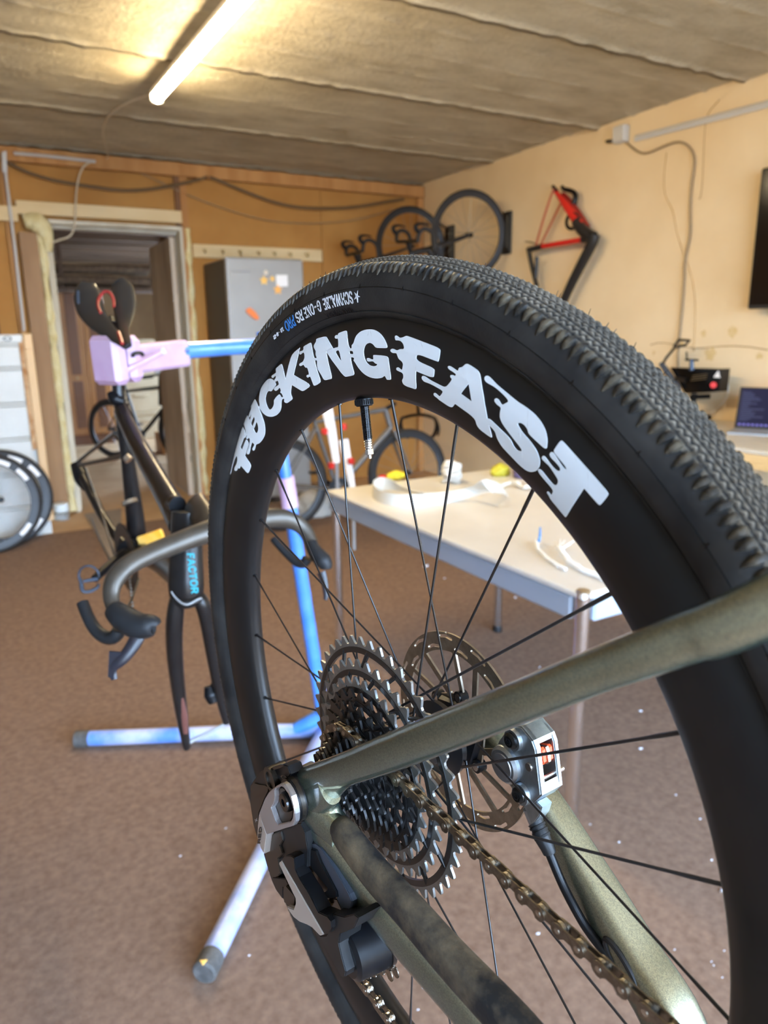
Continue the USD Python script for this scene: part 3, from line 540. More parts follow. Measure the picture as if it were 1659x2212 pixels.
GB.part('valve_core', cat(tube([VR(.2360), VR(.2300)], .0026, 12), *[revolve([(.0024, -.0005), (.0034, 0), (.0024, .0005)], VR(r), frame_of(vd), 14) for r in (.2348, .2332, .2316)], tube([VR(.2300), VR(.2295), VR(.2258), VR(.2252)], [.0022, .0030, .0030, .0020], 8), tube([VR(.2252), VR(.2228)], .0012, 8)), steel_m, 'silver valve core', under=rim)
hub = GB.part('hub', revolve([(.0001, -.071), (.009, -.071), (.010, -.064), (.018, -.058), (.019, -.042), (.029, -.039), (.030, -.034), (.017, -.030), (.016, -.010), (.019, .010), (.031, .015), (.031, .021), (.017, .024), (.015, .066), (.010, .071), (.0001, .071)], O, WF, 48, closed=False), hub_m)

# ---- tyre lettering (read from outside the wheel it stands on its head)
txt_white = mat('tyre_print_white', (.60, .64, .70), .5); txt_blue = mat('tyre_print_blue', (.03, .19, .55), .5)
SW = np.array([(.3203, .0168), (.3235, .0190), (.3290, .0207), (.3345, .0210), (.3405, .0196)])
def theta(x, y): q = ab(x, y, .0200); return math.atan2(q[1], q[0])
def tyre_text(s, pxa, pxb, r_out, h, m, italic=0.0):
    t = meshkit.text_mesh(s, 1.0, .02, bold=True); v = np.array(t.vertices); x0, x1 = v[:, 0].min(), v[:, 0].max()
    ta, tb = theta(*pxa), theta(*pxb)
    vx = (v[:, 0] - x0) / (x1 - x0); th_ = ta + (tb - ta) * vx + italic * (tb - ta) * (v[:, 1] - .5); r = r_out - v[:, 1] * h
    w = np.interp(r, SW[:, 0], SW[:, 1]) + np.where(v[:, 2] > .01, .00022, -.0002)
    return trimesh.Trimesh(O + r[:, None] * (np.cos(th_)[:, None] * U + np.sin(th_)[:, None] * V_) + w[:, None] * N, t.faces, process=False)
for s, a_, b__, m, r0, h in (('SCHWALBE', (764, 652), (702, 670), txt_white, .3333, .0072), ('G-ONE', (696, 672), (661, 687), txt_white, .3333, .0070), ('RS', (657, 689), (643, 696), txt_white, .3333, .0070), ('PRO', (639, 698), (619, 711), txt_blue, .3333, .0072)):
    GB.part('sidewall_lettering', tyre_text(s, a_, b__, r0, h, m), m, f'printed word {s} on the sidewall', smooth=False, under=tyre)
GB.part('sidewall_lettering', cat(tyre_text('TLR', (615, 713), (609, 718), .3312, .0028, txt_white), tyre_text('- 40-622', (606, 720), (594, 733), .3312, .0028, txt_white)), txt_white, 'small printed tyre size on the sidewall', smooth=False, under=tyre)
sq = []
for k in range(10):
    a = k * PI / 5 + .3; r_ = .0038 if k % 2 == 0 else .0011
    sq.append((r_ * math.cos(a), r_ * math.sin(a)))
ts = theta(774, 651); cs = O + .3300 * (math.cos(ts) * U + math.sin(ts) * V_)
GB.part('sidewall_star', extrude(Polygon(sq), .0206, .0211, cs, WF), txt_white, 'small printed star on the sidewall', smooth=False, under=tyre)
GB.part('sidewall_lettering', tyre_text('MADE 12/ESTA', (756, 668), (700, 686), .3240, .0030, rubber_m), satin_black, 'faint embossed lettering', smooth=False, under=tyre)

# ---- cassette of thirteen sprockets
teeth = [46, 38, 32, 28, 24, 21, 19, 17, 15, 13, 12, 11, 10]
def cog_outline(T, ph=0.0):
    R = T * .0127 / (2 * PI); P = []
    for k in range(T):
        for f_, dr in ((0.00, -.0034), (.16, -.0026), (.30, .0004), (.40, .0026), (.50, .0031), (.58, .0024), (.70, .0002), (.84, -.0026)):
            a = ph + (k + f_) * 2 * PI / T; P.append(((R + dr) * math.cos(a), (R + dr) * math.sin(a)))
    return Polygon(P)
cas = GB.path + '/cassette'; cx_ = UsdGeom.Xform.Define(stage, cas); meta(cx_, 'worn black and grey thirteen speed cassette')
CW = lambda i: .0205 + .0036 * i
for i_, T in enumerate(teeth):
    R = T * .0127 / (2 * PI); p = cog_outline(T, i_ * .37)
    inner = {0: R - .0088, 1: R - .0088, 2: R - .0085, 3: R - .0085, 4: R - .0085, 5: R - .0085}.get(i_, max(.0145, R - .012))
    ring = p.difference(Point(0, 0).buffer(inner, 48))
    if 2 <= i_ <= 9:
        for k in range(T):
            a = (k + .5) * 2 * PI / T + .2; rr_ = inner + .0035
            if k % 2 == 0: ring = ring.difference(Point(rr_ * math.cos(a), rr_ * math.sin(a)).buffer(.0014, 6))
    GB.part('sprocket', extrude(ring, CW(i_) - .0009, CW(i_) + .0009, O, WF), cog_face_m if i_ < 3 else cog_dark_m, f'{T} tooth sprocket', smooth=25, under=cas)
    # blackened inner band and struts to the next sprocket
    if i_ < 12:
        R2 = teeth[i_ + 1] * .0127 / (2 * PI)
        st = [revolve([(inner - .0008, CW(i_) - .0012), (inner + .0036, CW(i_) - .0013), (inner + .0036, CW(i_) + .0013), (inner - .0008, CW(i_) + .0012)], O, WF, 96)]
        ns_ = {0: 15, 1: 13, 2: 12, 3: 10, 4: 10}.get(i_, 10)
        for k in range(ns_):
            a = k * 2 * PI / ns_ + .1 * i_; a2 = a + .13
            st.append(tube([WP((inner + .002) * math.cos(a), (inner + .002) * math.sin(a), CW(i_)), WP((R2 - .007) * math.cos(a2), (R2 - .007) * math.sin(a2), CW(i_ + 1) - .0006)], [.0017, .0015], 6, sy=1.2))
        GB.part('spider', cat(*st), cog_dark_m, 'black carrier arms', under=cas)
GB.part('lockring', revolve([(.0085, .066), (.0165, .066), (.0165, .0685), (.0085, .0685)], O, WF, 40), satin_black, under=cas)

# ---- brake rotor
rt = Point(0, 0).buffer(.0795, 96).difference(Point(0, 0).buffer(.0645, 96))
for k in range(12):
    a = k * PI / 6
    for r_, da in ((.0765, .0), (.0688, .26)):
        sl = LineString([((r_ - .0012) * math.cos(a + da - .10), (r_ - .0012) * math.sin(a + da - .10)), (r_ * math.cos(a + da), r_ * math.sin(a + da)), ((r_ - .0006) * math.cos(a + da + .10), (r_ - .0006) * math.sin(a + da + .10))]).buffer(.0013)
        rt = rt.difference(sl)
for k in range(6):
    a = k * PI / 3
    rt = rt.difference(affinity.rotate(affinity.translate(Point(0, 0).buffer(.0016), .0800, 0), math.degrees(a + .5), origin=(0, 0)))
    rt = rt.union(LineString([(.030 * math.cos(a - .35), .030 * math.sin(a - .35)), (.066 * math.cos(a), .066 * math.sin(a))]).buffer(.0026))
    rt = rt.union(LineString([(.030 * math.cos(a + .12), .030 * math.sin(a + .12)), (.066 * math.cos(a + .40), .066 * math.sin(a + .40))]).buffer(.0020))
hexa = Polygon([(.034 * math.cos(k * PI / 3 + .2), .034 * math.sin(k * PI / 3 + .2)) for k in range(6)])
rt = rt.union(hexa.difference(hexa.buffer(-.006)))
RW = -.055
ro = GB.part('brake_rotor', extrude(rt, RW - .0009, RW + .0009, O, WF), rotor_m, 'bronze toned slotted brake rotor', smooth=25)
GB.part('rotor_carrier', cat(revolve([(.012, RW + .001), (.030, RW + .001), (.028, RW + .006), (.014, RW + .010)], O, WF, 6), *[cyl(WP(.031 * math.cos(k * PI / 3 + .2), .031 * math.sin(k * PI / 3 + .2), RW - .003), WP(.031 * math.cos(k * PI / 3 + .2), .031 * math.sin(k * PI / 3 + .2), RW + .004), .0052, 14) for k in range(6)]), satin_black, 'black rotor carrier', under=ro)
for k in range(6):
    c_k = (.031 * math.cos(k * PI / 3 + .2), .031 * math.sin(k * PI / 3 + .2))
    GB.part('rivet', cyl(WP(*c_k, RW + .003), WP(*c_k, RW + .0046), .0032, 14), steel_m, under=ro)
# ---- rear triangle
def pr(x, y, w, d=None): return pw(x, y, w)
def stay(px, ws, wid, tail, name, label, power=2.2, sx=1.0, sy=1.0):
    P = [pw(x, y, w) for (x, y), w in zip(px, ws)]; R = [dep(p) * wd / F / 2 for p, wd in zip(P, wid)]
    for p, r in tail: P.append(p); R.append(r)
    return P, R
SSP = [(664, 1692), (720, 1671), (775, 1651), (839, 1627), (935, 1590), (1038, 1550), (1168, 1498), (1300, 1446), (1410, 1406), (1517, 1367), (1659, 1311)]
SSW = [.0775, .0755, .0735, .0715, .069, .0665, .064, .061, .059, .0565, .053]
SSD = [72, 70, 74, 82, 87, 90, 93, 97, 106, 117, 134]
P, R = stay(SSP, SSW, SSD, [(WP(-.43, -.220, .030), .0085), (WP(-.475, -.245, .010), .0090)], '', '')
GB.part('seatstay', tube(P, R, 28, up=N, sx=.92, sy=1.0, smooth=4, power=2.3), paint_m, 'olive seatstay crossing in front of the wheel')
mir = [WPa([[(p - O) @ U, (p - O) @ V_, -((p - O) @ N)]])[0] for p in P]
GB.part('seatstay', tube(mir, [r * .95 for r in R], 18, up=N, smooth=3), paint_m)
# drive side chainstay: box section with a dusty guard
CSP = [(668, 1700), (690, 1745), (722, 1805), (775, 1880), (850, 1975), (940, 2075), (1040, 2185), (1160, 2320)]
CSW = [.0765, .0755, .0735, .071, .068, .065, .062, .058]
P, R = stay(CSP, CSW, [72, 82, 98, 104, 110, 118, 128, 142], [(WP(-.30, .120, .046), .0125), (WP(-.41, .150, .036), .0150)], '', '')
PcsD = P
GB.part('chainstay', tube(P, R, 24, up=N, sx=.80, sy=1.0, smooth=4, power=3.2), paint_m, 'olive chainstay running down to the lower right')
G0 = [(738, 1800), (752, 1812), (812, 1888), (880, 1962), (965, 2060), (1070, 2172), (1180, 2300)]
P2 = [pw(x, y, w) for (x, y), w in zip(G0, [.0765, .0765, .0745, .072, .069, .066, .063])]
R2 = [dep(p) * wd / F / 2 for p, wd in zip(P2, [58, 72, 80, 86, 94, 104, 116])]
GB.part('chainstay_guard', tube(P2, R2, 24, up=N, sx=.75, sy=1.0, smooth=4, power=2.6), guard_m, 'dusty black rubber chainstay guard')
# dropout block and the fillet between the two stays
GB.part('dropout', cat(tube([WP(0, 0, .071), WP(0, 0, .0828)], [.0190, .0180], 36, up=U), tube([WP(.004, .004, .080), WP(-.020, -.006, .080), WP(-.036, -.016, .0795)], [.0155, .0130, .0115], 20, up=N, sx=.55, smooth=3, power=2.6), tube([WP(.002, .004, .080), WP(-.016, .012, .0795), WP(-.036, .018, .077)], [.0165, .0140, .0125], 20, up=N, sx=.55, smooth=3, power=2.6)), paint_m, smooth=50)
GB.part('stay_bridge', tube([pw(790, 1646, .0735), pw(735, 1676, .0755), pw(706, 1712, .0770), pw(712, 1755, .0760), pw(745, 1830, .0725)], [.0070, .0092, .0105, .0105, .0085], 18, up=N, sx=.75, smooth=4), paint_m)
GB.part('axle', cyl(WP(0, 0, -.078), WP(0, 0, .0925), .0075, 20), satin_black)
# non-drive chainstay: pale top face, darker flank
NSP = [(1040, 1570), (1120, 1660), (1186, 1752), (1250, 1862), (1312, 1966), (1385, 2090), (1455, 2212), (1560, 2390)]
P, R = stay(NSP, [-.072, -.072, -.071, -.070, -.069, -.067, -.065, -.062], [60, 70, 82, 96, 106, 118, 130, 150], [(WP(-.41, .150, -.036), .0150)], '', '')
PcsN = P
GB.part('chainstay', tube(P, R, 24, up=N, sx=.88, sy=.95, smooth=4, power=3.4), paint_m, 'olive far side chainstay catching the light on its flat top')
GB.part('dropout', cat(tube([WP(0, 0, -.079), WP(0, 0, -.070)], [.018, .019], 28, up=U), tube([WP(0, 0, -.074), WP(-.04, -.018, -.074)], [.013, .010], 16, up=N, sx=.5)), paint_m)
# seat tube, bottom bracket, chainring and crank just outside the frame
BB = WP(-.418, .153, 0)
GB.part('seat_tube', tube([BB, WP(-.475, -.240, 0), WP(-.500, -.40, 0)], [.019, .0175, .0165], 20, up=N, smooth=3), paint_m)
GB.part('bottom_bracket', cyl(BB - N * .043, BB + N * .043, .024, 24), paint_m)
cr = cog_outline(42).difference(Point(0, 0).buffer(.070)).union(unary_union([LineString([(0, 0), (.076 * math.cos(k * PI / 4), .076 * math.sin(k * PI / 4))]).buffer(.006) for k in range(8)]))
GB.part('chainring', extrude(cr, .044, .0475, BB, WF), cog_dark_m)
GB.part('crank', tube([BB + N * .055, BB + N * .058 + U * -.10 + V_ * -.13], [.016, .012], 14, up=N, sx=.7), satin_black)

# ---- chain: over the 17 tooth sprocket, up to the chainring, and back below
def arc(c, r, a0, a1, n): return [(c[0] + r * math.cos(a), c[1] + r * math.sin(a)) for a in np.linspace(a0, a1, n)]
wch = .0457; rc = 17 * .0127 / (2 * PI); RcR = 42 * .0127 / (2 * PI)
bbc = np.array([-.418, .153]); dvec = bbc / np.linalg.norm(bbc)
# external tangent on the upper side (towards -V side of the wheel)
D = np.linalg.norm(bbc); base_ang = math.atan2(bbc[1], bbc[0]); be = math.acos((rc - RcR) / D)
def tang(sgn): a = base_ang + sgn * be; return np.array([math.cos(a), math.sin(a)])
tu = max((tang(1), tang(-1)), key=lambda t: -t[1])
tl_ = np.array([-.1185, .143])
up0 = tu * rc; up1 = bbc + tu * RcR
a0 = math.atan2(tu[1], tu[0]); 
wrap = arc((0, 0), rc, a0, a0 + PI * .95, 40)                 # round the rear of the sprocket
if wrap[20][0] < 0: wrap = arc((0, 0), rc, a0, a0 - PI * .95, 40)
path = [tuple(up1 + (up0 - up1) * t) for t in np.linspace(0, 1, 60)] + wrap[1:]
path3 = [(x, y, wch + (.046 - wch) * 0) for x, y in path]
lowa = [pw(x, y, w) for (x, y), w in zip([(772, 2106), (812, 2160), (862, 2228), (950, 2340), (1100, 2520)], [.062, .0605, .059, .056, .050])]
lower3 = [tuple(((q - O) @ U, (q - O) @ V_, (q - O) @ N)) for q in lowa]
tail3 = path3[-1]
def resample(P, step):
    P = np.array(P); s = np.r_[0, np.cumsum(np.linalg.norm(np.diff(P, axis=0), axis=1))]; t = np.arange(0, s[-1], step)
    return np.stack([np.interp(t, s, P[:, k]) for k in range(3)], 1)
def link_plate(h, wmid):
    w_ = LineString([(0, 0), (.0127, 0)]).buffer(h).difference(Polygon([(.003, h), (.0097, h), (.0080, h * .62), (.0047, h * .62)]).buffer(.0012).intersection(sbox(-.1, .0001, .1, .1)))
    return w_
plate_o, plate_i = link_plate(.0041, 0), link_plate(.0043, 0)
ch = GB.path + '/chain'; meta(UsdGeom.Xform.Define(stage, ch), 'bronze coloured bicycle chain')
def put_chain(pts):
    n_ = 0
    for k in range(len(pts) - 1):
        p, q_ = WPa([pts[k]])[0], WPa([pts[k + 1]])[0]; t = q_ - p; L = np.linalg.norm(t); t /= L
        nn_ = N - t * (N @ t); nn_ /= np.linalg.norm(nn_); bb_ = np.cross(nn_, t)
        fr_ = (t, bb_, nn_); out = k % 2 == 0; ho, hi_ = (.0019, .0027) if out else (.0011, .0018); pl = plate_o if out else plate_i
        body = [extrude(pl, ho, hi_, p, fr_), extrude(pl, -hi_, -ho, p, fr_)]
        pth = GB.part('chain_link', cat(*body), chain_m, smooth=25, under=ch)
        rl = [cyl(p - nn_ * .0012, p + nn_ * .0012, .0039, 14)]
        if out: rl += [cyl(p - nn_ * .0029, p + nn_ * .0029, .0017, 10), cyl(q_ - nn_ * .0029, q_ + nn_ * .0029, .0017, 10)]
        GB.part('chain_roller', cat(*rl), roller_m, smooth=25, under=ch)
put_chain(resample(path3, .0127)); put_chain(resample(lower3, .0127))
# the run from the sprocket down through the cage
put_chain(resample([path3[-1], (.035, .055, .056), (.0, .085, .060), (-.05, .11, .061), lower3[0]], .0127))

# ---- rear derailleur (parts traced where they stand, outboard of the dropout)
zA, zB = (540, 1640, .11757), (570, 1820, .17480)
DW = -.0082
def pA(px, w0, w1, **k): return plate(px, w0 + DW, w1 + DW, ox=zA[0], oy=zA[1], sc=zA[2], **k)
def pB(px, w0, w1, **k): return plate(px, w0 + DW, w1 + DW, ox=zB[0], oy=zB[1], sc=zB[2], **k)
dr = GB.path + '/rear_derailleur'; meta(UsdGeom.Xform.Define(stage, dr), 'black and silver electronic rear derailleur')
axq = ((pw(613, 1728, .106) - O) @ U, (pw(613, 1728, .106) - O) @ V_)
rec = [(450, 590), (480, 540), (560, 500), (620, 530), (700, 640), (760, 780), (790, 930), (780, 1080), (740, 1150), (640, 1170), (510, 1200), (470, 1130), (390, 900), (440, 820), (460, 700)]
GB.part('outer_arm', pA([(590, 435), (640, 470), (700, 560), (760, 680), (805, 850), (830, 1010), (825, 1150), (780, 1230), (640, 1270), (300, 1385), (165, 990), (260, 740), (340, 610), (480, 490)], .1060, .1020, holes=[rec]), silver_m, 'satin silver arm round the axle bolt', smooth=20, under=dr)
GB.part('outer_arm', pA([(165, 990), (300, 1385), (255, 1740), (205, 1650), (130, 1430), (140, 1200)], .1050, .0985), mat('silver_light', (.50, .46, .42), .38, .6), 'silver edge carrying lettering', smooth=20, under=dr)
GB.part('recess', pA(rec, .1024, .0990), brown_metal, under=dr)
GB.part('axle_bolt', cat(revolve([(.0028, .0), (.0062, .0), (.0070, -.002), (.0070, -.006), (.0028, -.006)], WP(0, 0, .0985), WF, 26)), gloss_black, 'ring of the axle bolt', under=dr)
GB.part('pivot_drum', tube([WP(0, 0, .0932), WP(0, 0, .0880), WP(0, 0, .0835)], [.0146, .0152, .0156], 36, up=U), satin_black, 'black pivot drum', under=dr)
GB.part('pivot_band', tube([WP(0, 0, .0915), WP(0, 0, .0885)], [.0153, .0155], 36, up=U), brown_metal, under=dr)
GB.part('seal', tube([WP(0, 0, .0848), WP(0, 0, .0832)], [.0166, .0168], 36, up=U), gloss_black, under=dr)
BQ = pw(585, 1684, .0925)
# inner arm with its open barrel behind the dropout
GB.part('inner_arm', pA([(0, 490), (70, 380), (190, 220), (340, 190), (600, 90), (690, 130), (740, 280), (690, 360), (560, 450), (330, 640), (260, 760), (165, 980), (130, 1440), (60, 1200), (5, 830)], .0985, .0880), satin_black, 'black inner arm', smooth=20, under=dr)
GB.part('barrel', cat(tube([BQ, BQ - N * .0125], [.0096, .0096], 24, up=V_), revolve([(.0062, 0), (.0096, 0), (.0096, .0012), (.0062, .0012)], BQ, WF, 24)), brown_metal, 'bronze toned barrel', under=dr)
GB.part('barrel_mouth', pA([(345, 195), (430, 140), (540, 100), (610, 100), (625, 125), (560, 160), (460, 190), (400, 210)], .1005, .0995), gloss_black, under=dr)
GB.part('arm_face', pA([(10, 490), (70, 440), (165, 470), (270, 480), (330, 520), (330, 580), (260, 720), (160, 970), (130, 1420), (60, 1180), (15, 830)], .0995, .0984), brown_metal, under=dr)
# parallelogram
GB.part('body', pA([(300, 1385), (640, 1275), (780, 1235), (830, 1180), (930, 1170), (1010, 1350), (1060, 1700), (1050, 1990), (840, 1870), (600, 1790), (520, 1850), (560, 2120), (420, 2190), (340, 2060), (250, 1740)], .0985, .080), dusty_black, 'black linkage body', smooth=20, under=dr)
GB.part('body_panel', pA([(345, 1395), (560, 1330), (600, 1500), (545, 1590), (600, 1740), (510, 1830), (560, 2100), (500, 2160), (400, 2180), (350, 2060), (300, 1880), (270, 1730), (300, 1420)], .1000, .0984), brown_metal, under=dr)
GB.part('link', pB([(205, 215), (260, 165), (330, 160), (375, 190), (385, 330), (430, 430), (560, 640), (640, 800), (670, 860), (780, 910), (830, 970), (838, 1060), (810, 1120), (770, 1140), (735, 1140), (212, 228)], .1060, .0960), slate_m if False else satin_black, 'black outer link', smooth=20, under=dr)
GB.part('link_stripe', pB([(180, 255), (212, 228), (735, 1140), (690, 1155), (600, 1060), (530, 1020), (440, 985), (370, 930), (320, 860), (280, 790), (365, 825), (390, 750), (388, 690)], .1068, .1010), mat('silver_light2', (.52, .49, .46), .36, .6), 'silver wedge on the outer link', smooth=20, under=dr)
GB.part('body_panel', pB([(235, 560), (270, 530), (370, 650), (388, 690), (365, 825), (250, 745), (240, 690)], .1035, .0990), brown_metal, under=dr)
GB.part('body_panel', pB([(60, 360), (120, 430), (270, 450), (300, 520), (235, 560), (230, 700), (150, 590), (100, 480)], .0990, .0900), satin_black, under=dr)
GB.part('inner_link', pB([(510, 10), (560, 70), (640, 100), (700, 250), (890, 610), (900, 680), (770, 690), (700, 640), (770, 600), (780, 560), (600, 340), (560, 260), (540, 120)], .0960, .0860), satin_black, 'black inner link', smooth=20, under=dr)
GB.part('inner_link', pB([(530, 0), (640, 10), (700, 60), (890, 350), (1050, 640), (1085, 730), (1080, 800), (1040, 850), (1000, 860), (960, 830), (900, 700), (890, 610), (700, 250), (640, 100), (560, 70)], .0945, .0840), slate_m, 'slate blue inner link', smooth=20, under=dr)
GB.part('spring', cat(*[tube([pB_ for pB_ in (pw(570 + x0 * .1748, 1820 + y0 * .1748, .080), pw(570 + x1 * .1748, 1820 + y1 * .1748, .076))], [.0022, .0012], 8) for x0, y0, x1, y1 in ((560, 400, 640, 520), (620, 560, 680, 680), (700, 760, 760, 880), (800, 740, 850, 860))]), mat('gold_spring', (.42, .30, .12), .3, 1.0), under=dr)
GB.part('linkage_back', pB([(380, 200), (560, 190), (620, 340), (790, 560), (800, 680), (900, 700), (960, 830), (880, 870), (700, 880), (560, 640), (430, 430)], .0870, .0820), gloss_black, under=dr)
# knuckle: angular bracket with a big drum whose axis is parallel to the wheel axle
k0, k1 = pw(745, 2040, .1020), pw(745, 2040, .1020)
GB.part('knuckle_bracket', pB([(850, 880), (990, 915), (1110, 885), (1170, 930), (1110, 1060), (940, 1130), (920, 1250), (960, 1420), (1010, 1600), (1000, 1660), (960, 1670), (860, 1500), (720, 1230), (680, 1160), (770, 1150), (830, 1080), (855, 980)], .1030, .0860), dusty_black, 'angular black knuckle', smooth=20, under=dr)
dc = ab(570 + 1200 * .1748, 1820 + 1275 * .1748, .076)
GB.part('knuckle_drum', cat(tube([WP(dc[0], dc[1], .0880), WP(dc[0], dc[1], .0860), WP(dc[0], dc[1], .0640)], [.0150, .0180, .0198], 48, up=V_)), satin_black, 'satin black drum', smooth=30, under=dr)
GB.part('drum_rim', tube([WP(dc[0], dc[1], .0640), WP(dc[0], dc[1], .0605)], [.0208, .0204], 48, up=V_), gloss_black, under=dr)
GB.part('cage', cat(extrude(LineString([(dc[0], dc[1]), (dc[0] - .006, dc[1] + .032)]).buffer(.015), .0665, .0650, O, WF)), satin_black, under=dr) if False else None
# lettering on the silver edge and marks
def flat_text(s, px0, px1, pxup, w, depth, m, name, label, under, dwo=1):
    w = w + DW; dwo = 0
    t = meshkit.text_mesh(s, 1.0, 1.0, bold=True); v = np.array(t.vertices); x0, x1 = v[:, 0].min(), v[:, 0].max()
    A, B, Cc = ab(*px0, w), ab(*px1, w), ab(*pxup, w)
    q = A + ((v[:, 0] - x0) / (x1 - x0))[:, None] * (B - A) + v[:, 1:2] * (Cc - A)
    mm = trimesh.Trimesh(O + q[:, :1] * U + q[:, 1:2] * V_ + (w + DW * dwo + v[:, 2:] * depth - depth * .3) * N, t.faces, process=False)
    if mm.volume < 0: mm.invert()
    GB.part(name, mm, m, label, smooth=False, under=under)
flat_text('RED', (562, 1822), (566, 1786), (556.5, 1822), .1052, .0004, gloss_black, 'lettering', 'black lettering RED on the silver edge', dr)
flat_text('G', (606, 1679), (618, 1684), (609, 1673), .1003, .0004, gloss_black, 'lettering', 'black letter mark on the barrel', dr)
flat_text('X', (551, 1770), (553, 1776), (555, 1767), .0992, .0006, mat('grey_print', (.35, .36, .38), .5), 'lettering', 'small pale mark on the arm', dr)

# ---- brake caliper
cal = GB.path + '/brake_caliper'; meta(UsdGeom.Xform.Define(stage, cal), 'polished silver brake caliper')
zC = (1050, 1540, .14470)
WI, WO = -.0400, -.0610
def pC(px, w0, w1, **k): return plate(px, w0, w1, ox=zC[0], oy=zC[1], sc=zC[2], wt=WI, **k)
GB.part('inner_half', pC([(130, 560), (180, 430), (260, 320), (380, 220), (430, 190), (520, 210), (690, 420), (740, 560), (820, 1240), (700, 1350), (600, 1330), (480, 1320), (440, 1180), (370, 1020), (280, 940), (190, 820), (140, 700)], WI, WI - .0055, bev=.0010), alloy_m, smooth=20, under=cal)
GB.part('outer_half', pC([(300, 330), (430, 190), (520, 210), (690, 420), (740, 560), (820, 1240), (700, 1350), (480, 1320), (400, 1000)], WO + .0042, WO, bev=.0008), alloy_m, smooth=20, under=cal)
GB.part('bridge', pC([(430, 190), (520, 210), (690, 420), (705, 500), (600, 520), (480, 420)], WI - .001, WO + .001), alloy_m, 'upper bridge', smooth=20, under=cal)
GB.part('bridge', pC([(790, 1080), (820, 1240), (700, 1350), (560, 1330), (620, 1150)], WI - .001, WO + .001), alloy_m, 'lower bridge', smooth=20, under=cal)
GB.part('mount_foot', pC([(480, 1320), (620, 1300), (720, 1350), (800, 1430), (760, 1560), (700, 1640), (640, 1680), (560, 1480)], WI - .002, WI - .012), alloy_m, smooth=20, under=cal)
pc = ab(1050 + 310 * .1447, 1540 + 760 * .1447, WI)
GB.part('piston_housing', tube([WP(*pc, WI - .004), WP(*pc, WI + .0025), WP(*pc, WI + .0045)], [.0145, .0135, .0115], 36, up=V_), alloy_m, under=cal)
GB.part('piston_cap', tube([WP(*pc, WI + .0040), WP(*pc, WI + .0052)], [.0095, .0090], 32, up=V_), mat('grey_alloy', (.40, .42, .45), .35, .95), 'grey piston cap', under=cal)
for x, y in ((430, 390), (545, 1200)):
    b0 = ab(1050 + x * .1447, 1540 + y * .1447, WI)
    GB.part('boss', tube([WP(*b0, WI - .004), WP(*b0, WI + .0030)], [.0085, .0075], 28, up=V_), alloy_m, under=cal)
    GB.part('bolt', cat(tube([WP(*b0, WI + .0025), WP(*b0, WI + .0048), WP(*b0, WI + .0062)], [.0058, .0056, .0040], 24, up=V_)), gloss_black, 'black bolt', under=cal)
    GB.part('bolt_socket', revolve([(.0019, 0), (.0027, 0), (.0027, .0006), (.0019, .0006)], WP(*b0, WI + .0060), WF, 6), satin_black, under=cal)
sc_ = ab(1050 + 645 * .1447, 1540 + 805 * .1447, WI)
GB.part('pin', tube([WP(*sc_, WI - .001), WP(*sc_, WI + .0012)], [.0032, .0028], 18, up=V_), steel_m, under=cal)
for w_, dx in ((-.0486, 0), (-.0548, 0)):
    GB.part('brake_pad', pC([(560, 560), (690, 580), (720, 620), (745, 800), (700, 850), (560, 830), (520, 700)], w_ + .0018, w_ - .0018, bev=.0004), pad_orange_m, 'orange finned brake pad', smooth=20, under=cal)
GB.part('pad_spring', pC([(600, 560), (720, 590), (752, 700), (765, 820), (720, 860), (600, 840)], -.0505, -.0530, bev=.0003), steel_m, under=cal)
GB.part('retaining_pin', cyl(pw(1050 + 800 * .1447, 1540 + 1000 * .1447, WI - .004), pw(1050 + 800 * .1447, 1540 + 1000 * .1447, WI - .004) - N * .022, .0016, 10), steel_m, under=cal)
hb = [pw(1145, 1745, WI - .007), pw(1157, 1778, WI - .008)]
GB.part('hose_fitting', tube(hb, [.0052, .0046], 14), alloy_m, under=cal)
bo = [pw(x, y, w) for x, y, w in ((1157, 1776, -.048), (1162, 1786, -.048), (1168, 1800, -.048), (1173, 1812, -.048), (1181, 1828, -.0485), (1187, 1842, -.049))]
GB.part('hose_boot', cat(tube(bo, [.0060, .0052, .0058, .0056, .0050, .0046], 16, smooth=2), *[tube([pw(x, y, -.048), pw(x + 2.5, y + 5, -.048)], [.0061, .0061], 16) for x, y in ((1160, 1782), (1165, 1793), (1170, 1804))]), dusty_black, 'ribbed rubber hose boot', under=cal)
ho = [pw(x, y, w) for x, y, w in ((1184, 1838, -.049), (1197, 1868, -.0495), (1216, 1912, -.050), (1238, 1955, -.050), (1262, 1997, -.051), (1290, 2036, -.052), (1318, 2070, -.054), (1334, 2090, -.060))]
GB.part('brake_hose', tube(ho, .0031, 14, smooth=4), satin_black, 'black brake hose entering the far chainstay')
pt = pw(1338, 2092, -.0508)
fwd = (PcsN[6] - PcsN[4]); fwd /= np.linalg.norm(fwd); sdn = np.cross(N, fwd)
GB.part('hose_grommet', cat(*[tube([pt + fwd * .017 * math.cos(a) + sdn * .0062 * math.sin(a) - N * .002 for a in np.linspace(0, 2 * PI, 28, endpoint=False)], .0022, 8, closed=True, up=N)]), black_plastic, 'oval rubber hose grommet')
